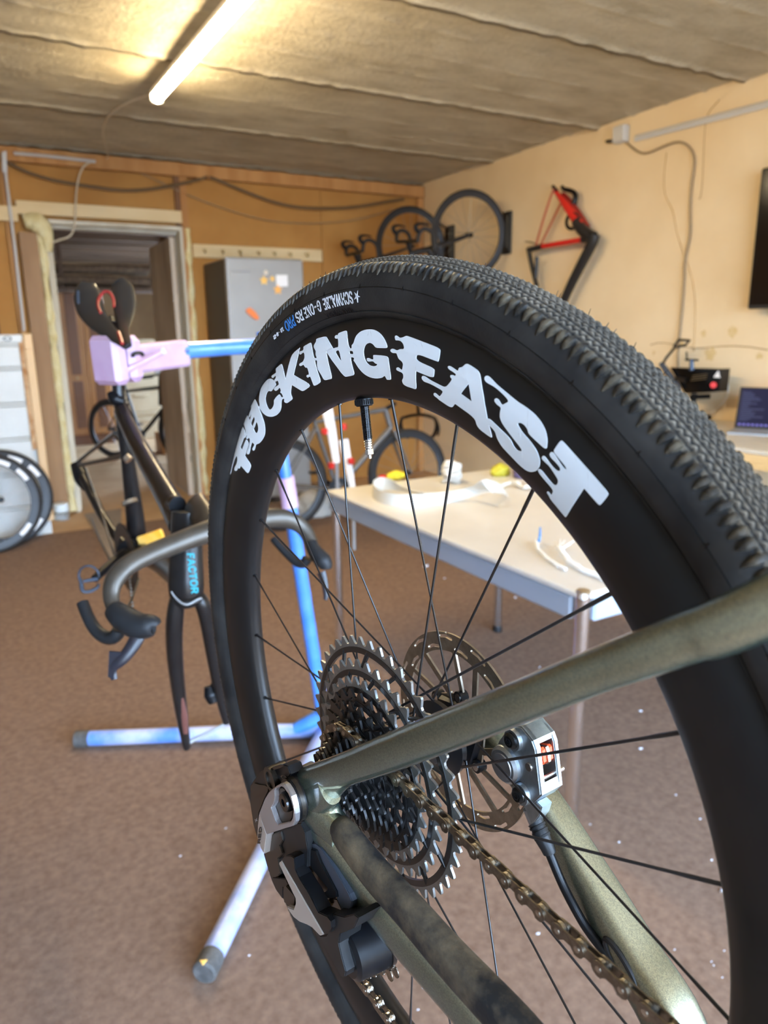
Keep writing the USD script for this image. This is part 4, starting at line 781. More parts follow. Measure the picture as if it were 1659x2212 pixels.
# ================================================================== materials of the background things
blue_m = mat('stand_blue', (.045, .20, .68), .32, col2=(.09, .27, .74), vscale=9, coat=.5)
lilac_m = mat('stand_lilac', (.52, .335, .50), .42, col2=(.58, .41, .57), vscale=9, coat=.3)
leg_glare_m = mat('stand_leg_blue_glare', (.085, .21, .58), .40, col2=(.42, .44, .60), vscale=5, coat=.2, ramp=(.35, .6))  # blue leg paint with pale daylight glare mixed into the colour
carbon_m = mat('bike_carbon', (.0075, .0065, .007), .32, col2=(.011, .010, .010), vscale=40, coat=.15, spec=.3)
bar_m = mat('bar_carbon', (.065, .056, .045), .38, .55, col2=(.085, .073, .06), vscale=30)
hood_m = mat('hood_rubber', (.013, .015, .018), .5, spec=.3)
red_m = mat('red_paint', (.62, .018, .012), .3, coat=.5)
teal_m = mat('teal_print', (.02, .42, .50), .4)
yellow_m = mat('yellow_reflector', (.85, .62, .20), .3, col2=(.90, .42, .03), vscale=14)
grey_paint = mat('grey_paint', (.30, .31, .32), .4)
table_top_m = mat('table_laminate', (.60, .57, .52), .33, col2=(.66, .63, .58), vscale=3)
table_side_m = mat('table_steel', (.34, .40, .48), .42, .15)
chrome_m = mat('chrome', (.72, .73, .75), .16, 1.0)
ribbon_m = mat('white_webbing', (.62, .60, .54), .7, bump=.15, bscale=400)
fluff_m = mat('white_fluff', (.82, .82, .80), .9, bump=.8, bscale=300)
fridge_m = mat('fridge_silver', (.30, .295, .28), .45, .35, col2=(.34, .335, .32), vscale=2)
fridge_side_m = mat('fridge_side', (.06, .045, .032), .5)
cab_m = mat('white_enamel', (.56, .57, .54), .4, col2=(.62, .63, .60), vscale=3)
rim_grey = mat('rim_dark', (.02, .02, .022), .45); tyre_far = mat('tyre_far', (.016, .015, .015), .7)
spoke_far = mat('spoke_far', (.30, .30, .30), .4, .8)
white_print = mat('white_print', (.80, .80, .80), .5)

# ================================================================== blue and lilac repair stand
SB = PZ(703, 1594, 0); ST = PY(572, 745, SB[1] + .02)
def lerp(a, b, t): return np.asarray(a) + (np.asarray(b) - np.asarray(a)) * t
rs = Thing('repair_stand', 'blue and lilac bicycle repair stand holding the black road bike', 'repair stand', SB)
B0 = SB + [0, 0, .035]
mv = ST - B0
rs.part('mast', tube([B0, lerp(B0, ST, .66)], .0235, 24), blue_m)
rs.part('mast', tube([lerp(B0, ST, .60), ST + mv * .03], .0200, 24), blue_m)
rs.part('collar', tube([lerp(B0, ST, .615), lerp(B0, ST, .69)], [.0275, .0275], 24), lilac_m, 'lilac height collar')
AE = PX(392, 758, 2.08)
rs.part('clamp_arm', tube([ST + [.03, 0, 0], lerp(ST, AE, .5), lerp(ST, AE, .92), AE], [.0235, .0225, .0235, .0300], 20), blue_m)
rs.part('arm_collar', tube([AE + (ST - AE) * .04, AE - (ST - AE) * .02], [.030, .031], 4, up=(0, 0, 1), power=6), black_plastic, 'black arm gap')
HE = PX(268, 772, 1.90); hv = HE - AE; hl = np.linalg.norm(hv); hv /= hl
fr_h = (hv, np.cross([0, 0, 1], hv) / np.linalg.norm(np.cross([0, 0, 1], hv)), None); fr_h = (hv, fr_h[1], np.cross(hv, fr_h[1]))
def orient(m, fr, o): v, f = VF(m); return trimesh.Trimesh(np.asarray(o) + v[:, :1] * fr[0] + v[:, 1:2] * fr[1] + v[:, 2:] * fr[2], f, process=False)
rs.part('clamp_body', orient(boxm(-.01, hl, -.026, .026, -.043, .030, .008), fr_h, AE), lilac_m, 'lilac clamp housing')
rs.part('clamp_jaw', orient(boxm(hl - .025, hl + .020, -.050, .048, -.062, .055, .014), fr_h, AE), lilac_m, 'fixed lilac jaw')
rs.part('clamp_jaw', orient(boxm(hl + .026, hl + .072, -.048, .048, -.064, .058, .012), fr_h, AE), lilac_m, 'moving lilac jaw')
L0, L1 = PX(270, 802, 1.86), PX(350, 760, 1.92)
rs.part('clamp_lever', tube([L0, L1], [.008, .0065], 12), lilac_m, 'lever'); rs.part('lever_tip', tube([L1, PX(356, 757, 1.92)], .009, 12), ribbon_m)
rs.part('clamp_slot', tube([PX(288, 770, 1.86), PX(291, 764, 1.86), PX(302, 762, 1.87), PX(308, 767, 1.87)], .005, 8, smooth=2), black_plastic)
for px, py, zz in ((172, 1596, .028), (446, 2090, .030)):
    E_ = PZ(px, py, zz); d_ = E_ - B0; E_[2] = .0285
    rs.part('leg', tube([B0 - [0, 0, .004], lerp(B0, E_, .22), E_], [.0255, .0265, .0265], 22), leg_glare_m if py > 2000 else leg_glare_m)
    dn = (E_ - B0) / np.linalg.norm(E_ - B0)
    rs.part('foot_cap', tube([E_ - dn * .035, E_ - dn * .03, E_ + dn * .012, E_ + dn * .016], [.0272, .0285, .0285, .024], 22), mat(f'foot_{px}', (.05, .048, .046), .7, col2=(.10, .095, .09), vscale=40), 'scuffed dark foot cap')
rs.part('gusset', tube([B0 + [0, 0, .06], lerp(B0, PZ(172, 1596, .028), .12)], [.026, .026], 18), blue_m, 'blue joint')
rs.part('foot_sticker', extrude(Polygon([(0, 0), (.016, 0), (.008, .014)]), 0, .002, PZ(446, 2090, .030) + np.array([-.012, -.02, .0285]), (np.array([.8, .6, 0]), np.array([-.6, .8, 0]), np.array([0, 0, 1.]))), yellow_m, 'small yellow warning sticker')

# ================================================================== black road bike in the stand
rb = Thing('road_bike', 'black road bicycle without wheels clamped nose down in the blue stand', 'bicycle', PX(300, 1190, 2.06) * [1, 1, 1])
def tp(pts, n=16, sm=4, **k):
    """pts: (px, py, depth, width in pixels)"""
    P = [PX(x, y, d) for x, y, d, w in pts]; R = [w * d / F / 2 for x, y, d, w in pts]
    return tube(P, R, n, smooth=sm, **k)
vz = M.T @ np.array([0, 0, -1.0])                                  # towards the eye, for flattened sections
fr_ = rb.part('frame', tp([(262, 872, 1.90, 30), (275, 985, 1.95, 29), (288, 1085, 2.01, 36), (297, 1185, 2.06, 44)]), carbon_m, 'black carbon frame')
rb.part('top_tube', tp([(262, 885, 1.88, 34), (300, 965, 1.76, 40), (345, 1045, 1.62, 48), (392, 1130, 1.48, 62)], up=vz, sx=.8), carbon_m)
rb.part('down_tube', tp([(298, 1190, 2.05, 42), (345, 1215, 1.80, 46), (398, 1250, 1.52, 66)], up=vz, sx=.9), carbon_m)
rb.part('top_tube_stripe', tp([(276, 892, 1.855, 7), (294, 925, 1.80, 9), (316, 968, 1.73, 9)], 10), bar_m, 'pale glossy stripe')
rb.part('head_tube', tp([(404, 1105, 1.45, 66), (402, 1200, 1.46, 72), (402, 1262, 1.465, 78), (404, 1296, 1.47, 70)], 20, up=vz, sx=.75), carbon_m)
tx = meshkit.text_mesh('FACTOR', 1.0, .3, bold=True); v = np.array(tx.vertices); x0, x1 = v[:, 0].min(), v[:, 0].max()
ta = [PX(x, y, 1.415) for x, y in ((404, 1196), (414, 1282), (419, 1195))]; q = ta[0] + ((v[:, 0] - x0) / (x1 - x0))[:, None] * (ta[1] - ta[0]) + (v[:, 1:2]) * (ta[2] - ta[0]) + v[:, 2:] * .004 * vz
rb.part('lettering', trimesh.Trimesh(q, tx.faces, process=False), teal_m, 'teal lettering down the head tube', smooth=False)
rb.part('fork', tp([(384, 1292, 1.46, 34), (377, 1345, 1.475, 37), (378, 1420, 1.51, 34), (388, 1510, 1.56, 28), (398, 1580, 1.60, 21), (404, 1616, 1.62, 15)], 16, up=vz, sx=1.15), carbon_m, 'fork blade')
rb.part('fork', tp([(424, 1290, 1.47, 34), (442, 1320, 1.48, 32), (456, 1390, 1.52, 30), (472, 1480, 1.57, 26), (490, 1560, 1.61, 17)], 16, up=vz, sx=1.15), carbon_m, 'fork blade')
rb.part('fork_crown', tp([(378, 1290, 1.455, 22), (400, 1303, 1.45, 26), (432, 1292, 1.46, 22)], 12), carbon_m)
rb.part('crown_seam', tp([(370, 1278, 1.425, 3), (384, 1296, 1.42, 4), (402, 1306, 1.415, 4), (418, 1300, 1.42, 4), (436, 1292, 1.43, 3)], 8), grey_paint)
rb.part('fork_graphic', tp([(389, 1508, 1.545, 14), (397, 1545, 1.565, 16), (401, 1585, 1.585, 10)], 10, up=vz, sx=.35), mat('copper_graphic', (.13, .05, .04), .4), 'copper coloured fork graphic')
rb.part('thru_axle', tp([(403, 1606, 1.62, 9), (448, 1584, 1.625, 9), (496, 1559, 1.63, 9)], 12), grey_paint, 'grey thru axle')
rb.part('brake_caliper', cat(tp([(452, 1482, 1.58, 22), (456, 1500, 1.58, 32), (462, 1518, 1.58, 22)], 12), tp([(468, 1440, 1.56, 5), (462, 1465, 1.57, 6), (456, 1484, 1.58, 7)], 8)), satin_black)
# one piece handlebar
rb.part('handlebar', cat(tp([(420, 1090, 1.47, 60), (440, 1120, 1.41, 58), (452, 1150, 1.37, 46)], 18, up=vz, sx=.55),
    tp([(452, 1148, 1.36, 50), (400, 1166, 1.335, 46), (340, 1190, 1.305, 44), (288, 1214, 1.275, 44), (252, 1246, 1.255, 44), (240, 1284, 1.245, 36), (250, 1320, 1.235, 32)], 18, up=vz, sx=.72),
    tp([(452, 1148, 1.37, 50), (500, 1135, 1.40, 46), (560, 1122, 1.43, 44), (610, 1120, 1.455, 42), (648, 1135, 1.47, 34), (668, 1162, 1.47, 30), (676, 1185, 1.465, 28)], 18, up=vz, sx=.6)), bar_m, 'bronze grey one piece handlebar')
rb.part('stem_cap', tp([(372, 1086, 1.49, 34), (384, 1092, 1.47, 40)], 14), satin_black)
for side, dep0, P_, Dr_, Lv in (
    (0, 1.235, [(246, 1316, 1.235, 44), (268, 1336, 1.225, 58), (300, 1352, 1.215, 58), (324, 1350, 1.21, 50), (336, 1352, 1.21, 30)], [(256, 1362, 1.235, 30), (238, 1378, 1.24, 30), (212, 1366, 1.25, 28), (192, 1336, 1.26, 26), (178, 1302, 1.27, 25)], [(296, 1376, 1.21, 34), (286, 1396, 1.205, 30), (264, 1424, 1.20, 26), (246, 1440, 1.20, 22), (247, 1468, 1.20, 15)]),
    (1, 1.46, [(672, 1172, 1.465, 26), (684, 1196, 1.455, 34), (698, 1212, 1.45, 38), (704, 1228, 1.45, 26)], [(664, 1206, 1.47, 22), (650, 1218, 1.475, 20), (630, 1206, 1.48, 18), (606, 1182, 1.485, 16), (590, 1164, 1.49, 15)], [(694, 1236, 1.45, 20), (700, 1256, 1.45, 16), (704, 1280, 1.45, 12), (702, 1296, 1.45, 9)])):
    rb.part('hood', tp(P_, 16), hood_m, 'rubber brake hood'); rb.part('drop', tp(Dr_, 14), hood_m, 'dark taped drop'); rb.part('brake_lever', tp(Lv, 12, up=vz, sx=.5), mat('lever_black', (.013, .013, .02), .35) if 'lever_black' not in mats else mats['lever_black'], 'brake lever')
rb.part('lever_blade', extrude(Polygon([(0, 0), (.020, .002), (.006, .045), (-.002, .042)]), -.003, .003, PX(237, 1406, 1.20), (M.T @ np.array([1., 0, 0]), M.T @ np.array([0, 1., 0]), M.T @ np.array([0, 0, 1.]))), mats['lever_black'])
rb.part('clamp_band', tp([(236, 1316, 1.225, 14), (252, 1322, 1.22, 14)], 10), steel_m, 'bright clamp band')
rb.part('hose', tp([(300, 1250, 1.40, 5), (286, 1290, 1.33, 5), (270, 1320, 1.26, 6)], 8), satin_black)
# seat post, saddle
rb.part('seatpost', tp([(266, 745, 1.86, 22), (255, 800, 1.88, 24), (256, 850, 1.89, 25), (260, 880, 1.90, 27)], 16), carbon_m)
rb.part('seat_clamp', tp([(240, 848, 1.885, 18), (250, 862, 1.885, 30), (266, 866, 1.89, 22)], 12), satin_black)
sd = rb.part('saddle', cat(tp([(190, 612, 1.97, 34), (187, 634, 1.955, 58), (194, 662, 1.93, 62), (210, 690, 1.89, 50), (234, 715, 1.84, 34), (258, 735, 1.79, 22), (274, 748, 1.76, 16)], 18, up=vz, sx=.30),
    tp([(252, 608, 1.99, 30), (264, 630, 1.975, 54), (270, 662, 1.94, 52), (270, 694, 1.90, 38), (270, 716, 1.85, 24), (274, 736, 1.79, 20), (279, 750, 1.76, 14)], 18, up=vz, sx=.30)), mat('saddle_shell', (.016, .017, .019), .28, coat=.4), 'black saddle with a central cut-out')
rb.part('saddle_edge', cat(tp([(222, 634, 1.935, 6), (214, 645, 1.925, 7), (212, 660, 1.91, 7), (218, 676, 1.88, 6)], 8), tp([(222, 632, 1.94, 6), (236, 632, 1.94, 7), (244, 645, 1.93, 7), (246, 662, 1.91, 6)], 8), tp([(256, 718, 1.80, 8), (264, 742, 1.755, 8)], 8)), mat('saddle_red', (.30, .02, .02), .4), 'red inner edge', under=sd)
rb.part('saddle_rail', cat(tp([(214, 690, 1.90, 6), (236, 720, 1.87, 6), (262, 752, 1.83, 6)], 8), tp([(262, 690, 1.92, 6), (268, 722, 1.87, 6), (272, 752, 1.83, 6)], 8), tp([(240, 690, 1.93, 22), (244, 704, 1.91, 24)], 10)), satin_black, under=sd)
rb.part('saddle_print', extrude(Polygon([(0, 0), (.006, 0), (.007, .034), (.001, .034)]), 0, .001, PX(166, 628, 1.905), (M.T @ np.array([1., 0, 0]), M.T @ np.array([0, 1., 0]), M.T @ np.array([0, 0, 1.]))), slate_m, 'small grey print', under=sd)
# rear triangle and drivetrain
rb.part('seatstay', tp([(166, 1000, 2.30, 7), (205, 968, 2.15, 8), (250, 936, 1.98, 12)], 10), carbon_m); rb.part('seatstay', tp([(172, 1004, 2.26, 8), (215, 996, 2.12, 9), (270, 984, 1.97, 11)], 10), carbon_m)
rb.part('chainstay', tp([(168, 1010, 2.30, 16), (200, 1075, 2.22, 18), (245, 1150, 2.12, 20), (290, 1192, 2.06, 26)], 12), carbon_m)
rb.part('rear_derailleur', cat(tp([(164, 1002, 2.30, 24), (176, 1030, 2.29, 34), (190, 1052, 2.28, 26)], 12), tp([(196, 1060, 2.26, 18), (212, 1092, 2.24, 16), (220, 1104, 2.23, 12)], 10)), satin_black)
rb.part('crankset', cat(tp([(300, 1188, 2.06, 52), (276, 1190, 1.99, 50)], 18), tp([(272, 1196, 1.98, 26), (236, 1222, 1.90, 20), (205, 1250, 1.84, 18)], 12), tp([(318, 1178, 2.12, 26), (330, 1165, 2.2, 22)], 12)), satin_black)
cc = PX(272, 1205, 2.0); ca = PX(676, 1185, 1.465) - PX(240, 1284, 1.245)
rb.part('chainring', revolve([(.060, -.0015), (.095, -.0015), (.097, 0), (.095, .0015), (.060, .0015)], cc, frame_of(ca), 48), cog_dark_m)
pts = [PX(x, y, d) for x, y, d in ((186, 1012, 2.27), (205, 1065, 2.22), (225, 1125, 2.14), (243, 1185, 2.06), (256, 1225, 2.01))]
def beads(P, r, step): 
    P = resample(P, step); return cat(*[trimesh.creation.icosphere(1, r).apply_translation(p) for p in P])
rb.part('chain', beads(pts, .0042, .0085), chain_m, 'slack hanging chain', kind='stuff'); rb.part('chain', beads([PX(x, y, d) for x, y, d in ((280, 1248, 1.98), (284, 1290, 1.97), (288, 1325, 1.96))], .0046, .0095), chain_m, kind='stuff'); rb.part('chain', beads([PX(x, y, d) for x, y, d in ((198, 1120, 2.2), (215, 1165, 2.14), (240, 1215, 2.05), (246, 1250, 2.0))], .0036, .0085), chain_m, kind='stuff')
rb.part('frame_band', tp([(272, 986, 1.90, 18), (280, 994, 1.90, 20)], 12), steel_m, 'bright metal clamp on the seat tube'); rb.part('frame_band', tp([(279, 1080, 1.96, 34), (282, 1088, 1.96, 36)], 12), steel_m, 'bright metal ring low on the seat tube')
pe = PX(196, 1255, 1.84)
rb.part('pedal', cat(tp([(170, 1246, 1.83, 5), (176, 1228, 1.83, 5), (192, 1222, 1.83, 5), (208, 1230, 1.84, 5), (214, 1248, 1.84, 5)], 8), tp([(170, 1246, 1.83, 7), (176, 1266, 1.83, 9), (182, 1278, 1.83, 8), (202, 1274, 1.84, 8), (212, 1262, 1.84, 7)], 8), tp([(180, 1256, 1.83, 8), (212, 1250, 1.84, 9)], 8)), slate_m)
rb.part('reflector', orient(boxm(-.036, .036, -.008, .008, -.016, .016, .004), (M.T @ np.array([.94, -.34, 0]), M.T @ np.array([0, 0, 1.]), M.T @ np.array([.34, .94, 0])), PX(326, 1163, 2.0)), yellow_m, 'yellow pedal reflector')

# ================================================================== work table and what lies on it
TX0, TX1, TY0, TY1, TZ = 1.352, 2.28, 1.325, 2.870, .722
wt_ = Thing('work_table', 'grey steel framed work table with a pale top', 'table', ((TX0 + TX1) / 2, (TY0 + TY1) / 2, 0))
wt_.part('table_top', boxm(TX0 - .003, TX1 + .003, TY0 - .003, TY1 + .003, TZ - .018, TZ, .004), table_top_m)
for nm, bx_ in (('apron', (TX0, TX0 + .02, TY0 + .045, TY1, TZ - .088, TZ - .0185)), ('apron', (TX0 + .045, TX1, TY0, TY0 + .02, TZ - .088, TZ - .0185)), ('apron', (TX1 - .02, TX1, TY0 + .02, TY1, TZ - .088, TZ - .0185)), ('apron', (TX0 + .02, TX1 - .02, TY1 - .02, TY1, TZ - .088, TZ - .0185))):
    wt_.part(nm, boxm(*bx_, .006), table_side_m, 'blue grey steel apron')
for x, y in ((TX0 + .017, TY0 + .017), (TX0 + .020, TY1 - .035), (2.085, 2.585), (TX1 - .03, TY0 + .03)):
    top = TZ + .003 if (x < 1.4 and y < 1.4) else TZ - .0185
    wt_.part('leg', tube([(x, y, 0), (x, y, top - .004), (x, y, top)], [.0205, .0205, .0175], 24), chrome_m, 'chromed tubular leg')
    wt_.part('leg_foot', tube([(x, y, 0), (x, y, .03)], .0225, 20), black_plastic)
def ribbon(pts, w, th=.0018, k=6):
    P = np.array([p[:3] for p in pts], float); D_ = np.array([p[3:6] for p in pts], float); D_ /= np.linalg.norm(D_, axis=1, keepdims=True)
    from scipy.interpolate import CubicSpline
    t0 = np.arange(len(P)); t1 = np.linspace(0, len(P) - 1, (len(P) - 1) * k + 1); P = CubicSpline(t0, P)(t1); D_ = CubicSpline(t0, D_)(t1); D_ /= np.linalg.norm(D_, axis=1, keepdims=True)
    return tube(P, 1.0, 12, sx=1, sy=1, caps=True) if False else _strip(P, D_, w, th)
def _strip(P, D_, w, th):
    T = np.gradient(P, axis=0); T /= np.linalg.norm(T, axis=1, keepdims=True); Nn = np.cross(T, D_); Nn /= np.linalg.norm(Nn, axis=1, keepdims=True)
    V = np.stack([P - D_ * w / 2 - Nn * th, P + D_ * w / 2 - Nn * th, P + D_ * w / 2 + Nn * th, P - D_ * w / 2 + Nn * th], 1).reshape(-1, 3)
    m = len(P); Fq = []
    for i in range(m - 1):
        for j in range(4): a = i * 4 + j; b = i * 4 + (j + 1) % 4; Fq.append([a, b, b + 4, a + 4])
    Fq += [[3, 2, 1, 0], [m * 4 - 4, m * 4 - 3, m * 4 - 2, m * 4 - 1]]
    q = np.array(Fq); return trimesh.Trimesh(V, np.vstack([q[:, [0, 1, 2]], q[:, [0, 2, 3]]]), process=False)
def TP(x, y, h=0): p = PZ(x, y, TZ + h); return list(p)
up_ = [.15, .15, 1]; lean = [-.2, .55, .8]; flat = [-.45, .8, .25]
rib = [TP(1068, 1052, .012) + lean, TP(1010, 1066, .014) + lean, TP(940, 1080, .016) + lean, TP(870, 1084, .019) + up_, TP(825, 1076, .021) + up_, TP(806, 1058, .029) + up_, TP(818, 1046, .034) + up_, TP(850, 1048, .036) + lean, TP(895, 1062, .034) + flat, TP(950, 1070, .028) + flat, TP(1000, 1064, .034) + flat, TP(1034, 1054, .062) + flat, TP(1054, 1050, .080) + lean, TP(1074, 1052, .055) + lean, TP(1090, 1060, .025) + lean]
solo('webbing_strap', ribbon(rib, .056), ribbon_m, 'flat white webbing strap looped on the pale table top', 'strap', smooth=40)
rl = Thing('webbing_roll', 'crumpled white roll of tape standing behind the strap on the table', 'roll', TP(975, 1042))
for k in range(5):
    z0 = .012 + k * .017; c0 = np.array(TP(975, 1042)) + [.006 * math.sin(k * 2.1), .006 * math.cos(k * 1.7), z0]
    rl.part('coil', tube([c0 + np.array([math.cos(a) * .036 * (1 + .12 * math.sin(3 * a + k)), math.sin(a) * .034 * (1 + .12 * math.cos(2 * a + k)), .006 * math.sin(2 * a + k * 1.3)]) for a in np.linspace(0, 2 * PI, 26, endpoint=False)], .0105, 8, closed=True), ribbon_m)
kn = [TP(1085, 1048, .012), TP(1105, 1042, .02), TP(1118, 1044, .022), TP(1128, 1052, .012), TP(1140, 1050, .018), TP(1165, 1044, .008), TP(1200, 1042, .006)]
solo('tape_end', tube(kn, [.006, .009, .012, .008, .010, .006, .004], 10, smooth=4), ribbon_m, 'twisted white tape end with a knot trailing over the table', 'tape')
r1 = Thing('braided_cord', 'thin white braided cord with a blue tip on the table corner', 'cord', TP(1165, 1175))
def braid(P, r, seed):
    P = resample(P, .006); return cat(tube(P, r * .75, 8), *[tube([p + nrg.normal(0, r * .12, 3), p + (P[min(i + 1, len(P) - 1)] - P[i - 1 if i else 0]) * .6], [r * .8, r * .62], 7) for i, p in enumerate(P[:-1])])
r1.part('braid', braid([TP(1157, 1168, .012), TP(1162, 1186, .008), TP(1180, 1205, .008), TP(1205, 1222, .008), TP(1222, 1230, .008)], .0072, 1), fluff_m)
r1.part('tip', tube([TP(1164, 1170, .016), TP(1166, 1158, .03), TP(1167, 1140, .045)], [.0042, .0036, .0030], 10), mat('blue_tip', (.02, .22, .62), .4), 'blue plastic tip')
r2 = Thing('frayed_rope', 'thick frayed white rope tapering along the near table edge', 'rope', TP(1230, 1210))
r2.part('rope', braid([TP(1206, 1182, .015), TP(1215, 1195, .014), TP(1228, 1212, .012), TP(1255, 1230, .010), TP(1290, 1244, .008), TP(1330, 1262, .007)], .0105, 2), fluff_m)
r2.part('frayed_end', cat(*[tube([TP(1210, 1186, .014), np.array(TP(1206 + a, 1178 + b, .016 + c))], [.004, .0015], 5) for a, b, c in ((-8, -8, .005), (4, -14, .012), (14, -12, .01), (28, -4, .012), (34, -10, .018), (20, -2, .02), (-6, 4, 0))]), fluff_m)
yl_m = mat('yellow_cloth', (.72, .55, .02), .7, bump=.5, bscale=60, bdist=.01)
def clump(c, rx, ry, rz, seed, m=3):
    s = trimesh.creation.icosphere(m, 1.0); v = np.array(s.vertices); v *= (.7 + .6 * meshkit.fbm(v * 2.2 + seed, 3, seed))[:, None]; v = v * [rx, ry, rz]; v[:, 2] = np.maximum(v[:, 2], -rz * .6)
    return trimesh.Trimesh(v + np.asarray(c) + [0, 0, rz * .6], s.faces, process=False)
solo('work_glove', clump(np.array(TP(862, 1036)) + [0, .03, 0], .05, .03, .022, 3), yl_m, 'crumpled bright yellow work glove on the far table edge left of the strap', 'glove')
solo('tape_scrap', clump(np.array(TP(834, 1037)) + [0, .03, 0], .022, .018, .012, 6, 2), red_m, 'small red scrap beside the yellow glove on the table', 'scrap')
solo('work_glove', clump(np.array(TP(1092, 1030)) + [0, .04, 0], .05, .035, .035, 9), mat('olive_cloth', (.45, .38, .02), .7), 'mustard yellow crumpled glove behind the strap fold', 'glove')
solo('work_glove', clump(np.array(TP(1128, 1036)) + [.02, .04, 0], .035, .03, .03, 12), mat('purple_cloth', (.10, .07, .14), .7), 'dark purple crumpled glove at the right of the strap', 'glove')

# ================================================================== fridge, hooks
fx0, fx1, fy0, fy1, fz = 1.885, 2.515, 5.66, 6.26, 1.955
fg = Thing('fridge', 'tall silver fridge with a dark side standing under the coat hooks', 'fridge', ((fx0 + fx1) / 2, (fy0 + fy1) / 2, 0))
fg.part('body', boxm(fx0, fx1, fy0 + .055, fy1, .02, fz - .01, .01), fridge_side_m, 'dark side panels')
fg.part('door', boxm(fx0, fx1, fy0, fy0 + .05, .72, fz, .012), fridge_m, 'silver upper door'); fg.part('door', boxm(fx0, fx1, fy0, fy0 + .05, .06, .71, .012), fridge_m, 'silver freezer door')
fg.part('door_edge', boxm(fx0 - .002, fx0 + .012, fy0 + .002, fy0 + .055, .06, fz - .004, .004), mat('fridge_trim', (.5, .5, .5), .3, .6))
fg.part('badge', boxm(fx0 + .055, fx0 + .19, fy0 - .003, fy0 + .002, 1.845, 1.862, .002), grey_paint, 'dark badge strip')
for s in (0, 1): fg.part('foot', cyl((fx0 + .06 + s * (fx1 - fx0 - .12), fy0 + .1, -.006), (fx0 + .06 + s * (fx1 - fx0 - .12), fy0 + .1, .03), .02, 12), black_plastic)
def magnet(name, x, y, pts, m, label, th=.008, c='magnet', r=.003):
    p0 = PY(x, y, fy0); o = np.array([p0[0], fy0, p0[2]])
    solo(name, extrude(Polygon(pts).buffer(r), .0002, th, o, (np.array([1., 0, 0]), np.array([0, 0, 1.]), np.array([0, -1., 0]))), m, label, c)
def star(r, n=5): return [((r if k % 2 == 0 else r * .45) * math.sin(k * PI / n), (r if k % 2 == 0 else r * .45) * math.cos(k * PI / n)) for k in range(2 * n)]
magnet('carrot_magnet', 545, 678, [(-.050, .030), (-.020, .045), (.020, .010), (.048, -.032), (.030, -.045), (-.010, -.020), (-.045, .010)], mat('orange_magnet', (.80, .20, .03), .4), 'large orange magnet low on the fridge door', .016)
magnet('note', 609, 606, [(-.045, -.045), (.045, -.040), (.045, .040), (-.045, .038)], white_print, 'square white note on the fridge door', .002, 'note')
for x, y, r, m, lab in ((570, 606, .034, yellow_m, 'yellow flower magnet left of the white note'), (588, 602, .020, yellow_m, 'small yellow flower magnet touching the white note'), (600, 626, .036, mat('amber_magnet', (.85, .42, .08), .4), 'amber flower magnet below the white note'), (574, 589, .018, mat('pale_magnet', (.7, .62, .5), .4), 'small pale flower magnet above the yellow ones')):
    magnet('flower_magnet', x, y, star(r), m, lab, .006)
hr = Thing('coat_hook_rail', 'pale wooden coat hook rail screwed to the fibreboard above the fridge', 'coat rack', (2.40, YB - .02, 2.0))
A_, B_ = PY(416, 544, YB), PY(694, 551, YB)
hr.part('board', boxm(A_[0], B_[0], YB - .022, YB - .0005, (A_[2] + B_[2]) / 2 - .052, (A_[2] + B_[2]) / 2 + .052, .004), pale_wood_m)
for px in (440, 479, 516, 556, 590, 624, 660):
    p = PY(px, 545 + (px - 416) * .02, YB - .022); zc_ = (A_[2] + B_[2]) / 2
    hr.part('hook', tube([(p[0], YB - .022, zc_ + .015), (p[0], YB - .05, zc_ - .005), (p[0], YB - .075, zc_ - .015), (p[0], YB - .08, zc_ + .012)], .0055, 8, smooth=3), mat('brass_hook', (.40, .30, .14), .4, .8) if 'brass_hook' not in mats else mats['brass_hook'])

# ================================================================== shuttered cabinet, leaning wheels, jar, mat
cbx1, cby, cbz = .485, 5.66, 1.405
cb = Thing('panel_cabinet', 'white enamel sectional panel cabinet with a wooden edge at the left', 'cabinet', (-.3, cby + .25, 0))
cb.part('carcass', boxm(-1.3, cbx1 - .02, cby + .03, cby + .5, 0, cbz - .02), cab_m)
edge_z = [0.0, .22, .46, .70, .94, 1.18, 1.34]
for k in range(6):
    z0, z1 = edge_z[k] + .012, edge_z[k + 1] - .012
    cb.part('panel', boxm(-1.3, cbx1 - .085, cby, cby + .032, z0, z1, .006), cab_m, 'white panel')
    cb.part('panel_ridge', boxm(-1.3, cbx1 - .09, cby - .006, cby + .03, edge_z[k + 1] - .009, edge_z[k + 1] + .009, .005), cab_m)
cb.part('top_rail', boxm(-1.3, cbx1 - .06, cby - .004, cby + .06, 1.35, cbz, .006), cab_m)
cb.part('wood_edge', boxm(cbx1 - .055, cbx1, cby - .012, cby + .10, .10, cbz + .005, .006), mat('edge_wood', (.62, .40, .20), .6, col2=(.72, .50, .28), vscale=8, stretch=(1, 1, .15)), 'pale wooden edge strip')
cb.part('rust_edge', boxm(cbx1 - .084, cbx1 - .056, cby - .002, cby + .06, .62, cbz - .03), mat('rust_edge', (.36, .16, .05), .8, col2=(.62, .42, .24), vscale=14), 'rusty panel edge')
cb.part('plate', revolve([(.018, 0), (.026, 0), (.026, .004), (.018, .004)], (cbx1 - .15, cby - .006, 1.378), (np.array([1., 0, 0]), np.array([0, 0, .6]), np.array([0, -1., 0])), 20), black_plastic, 'small oval plate')
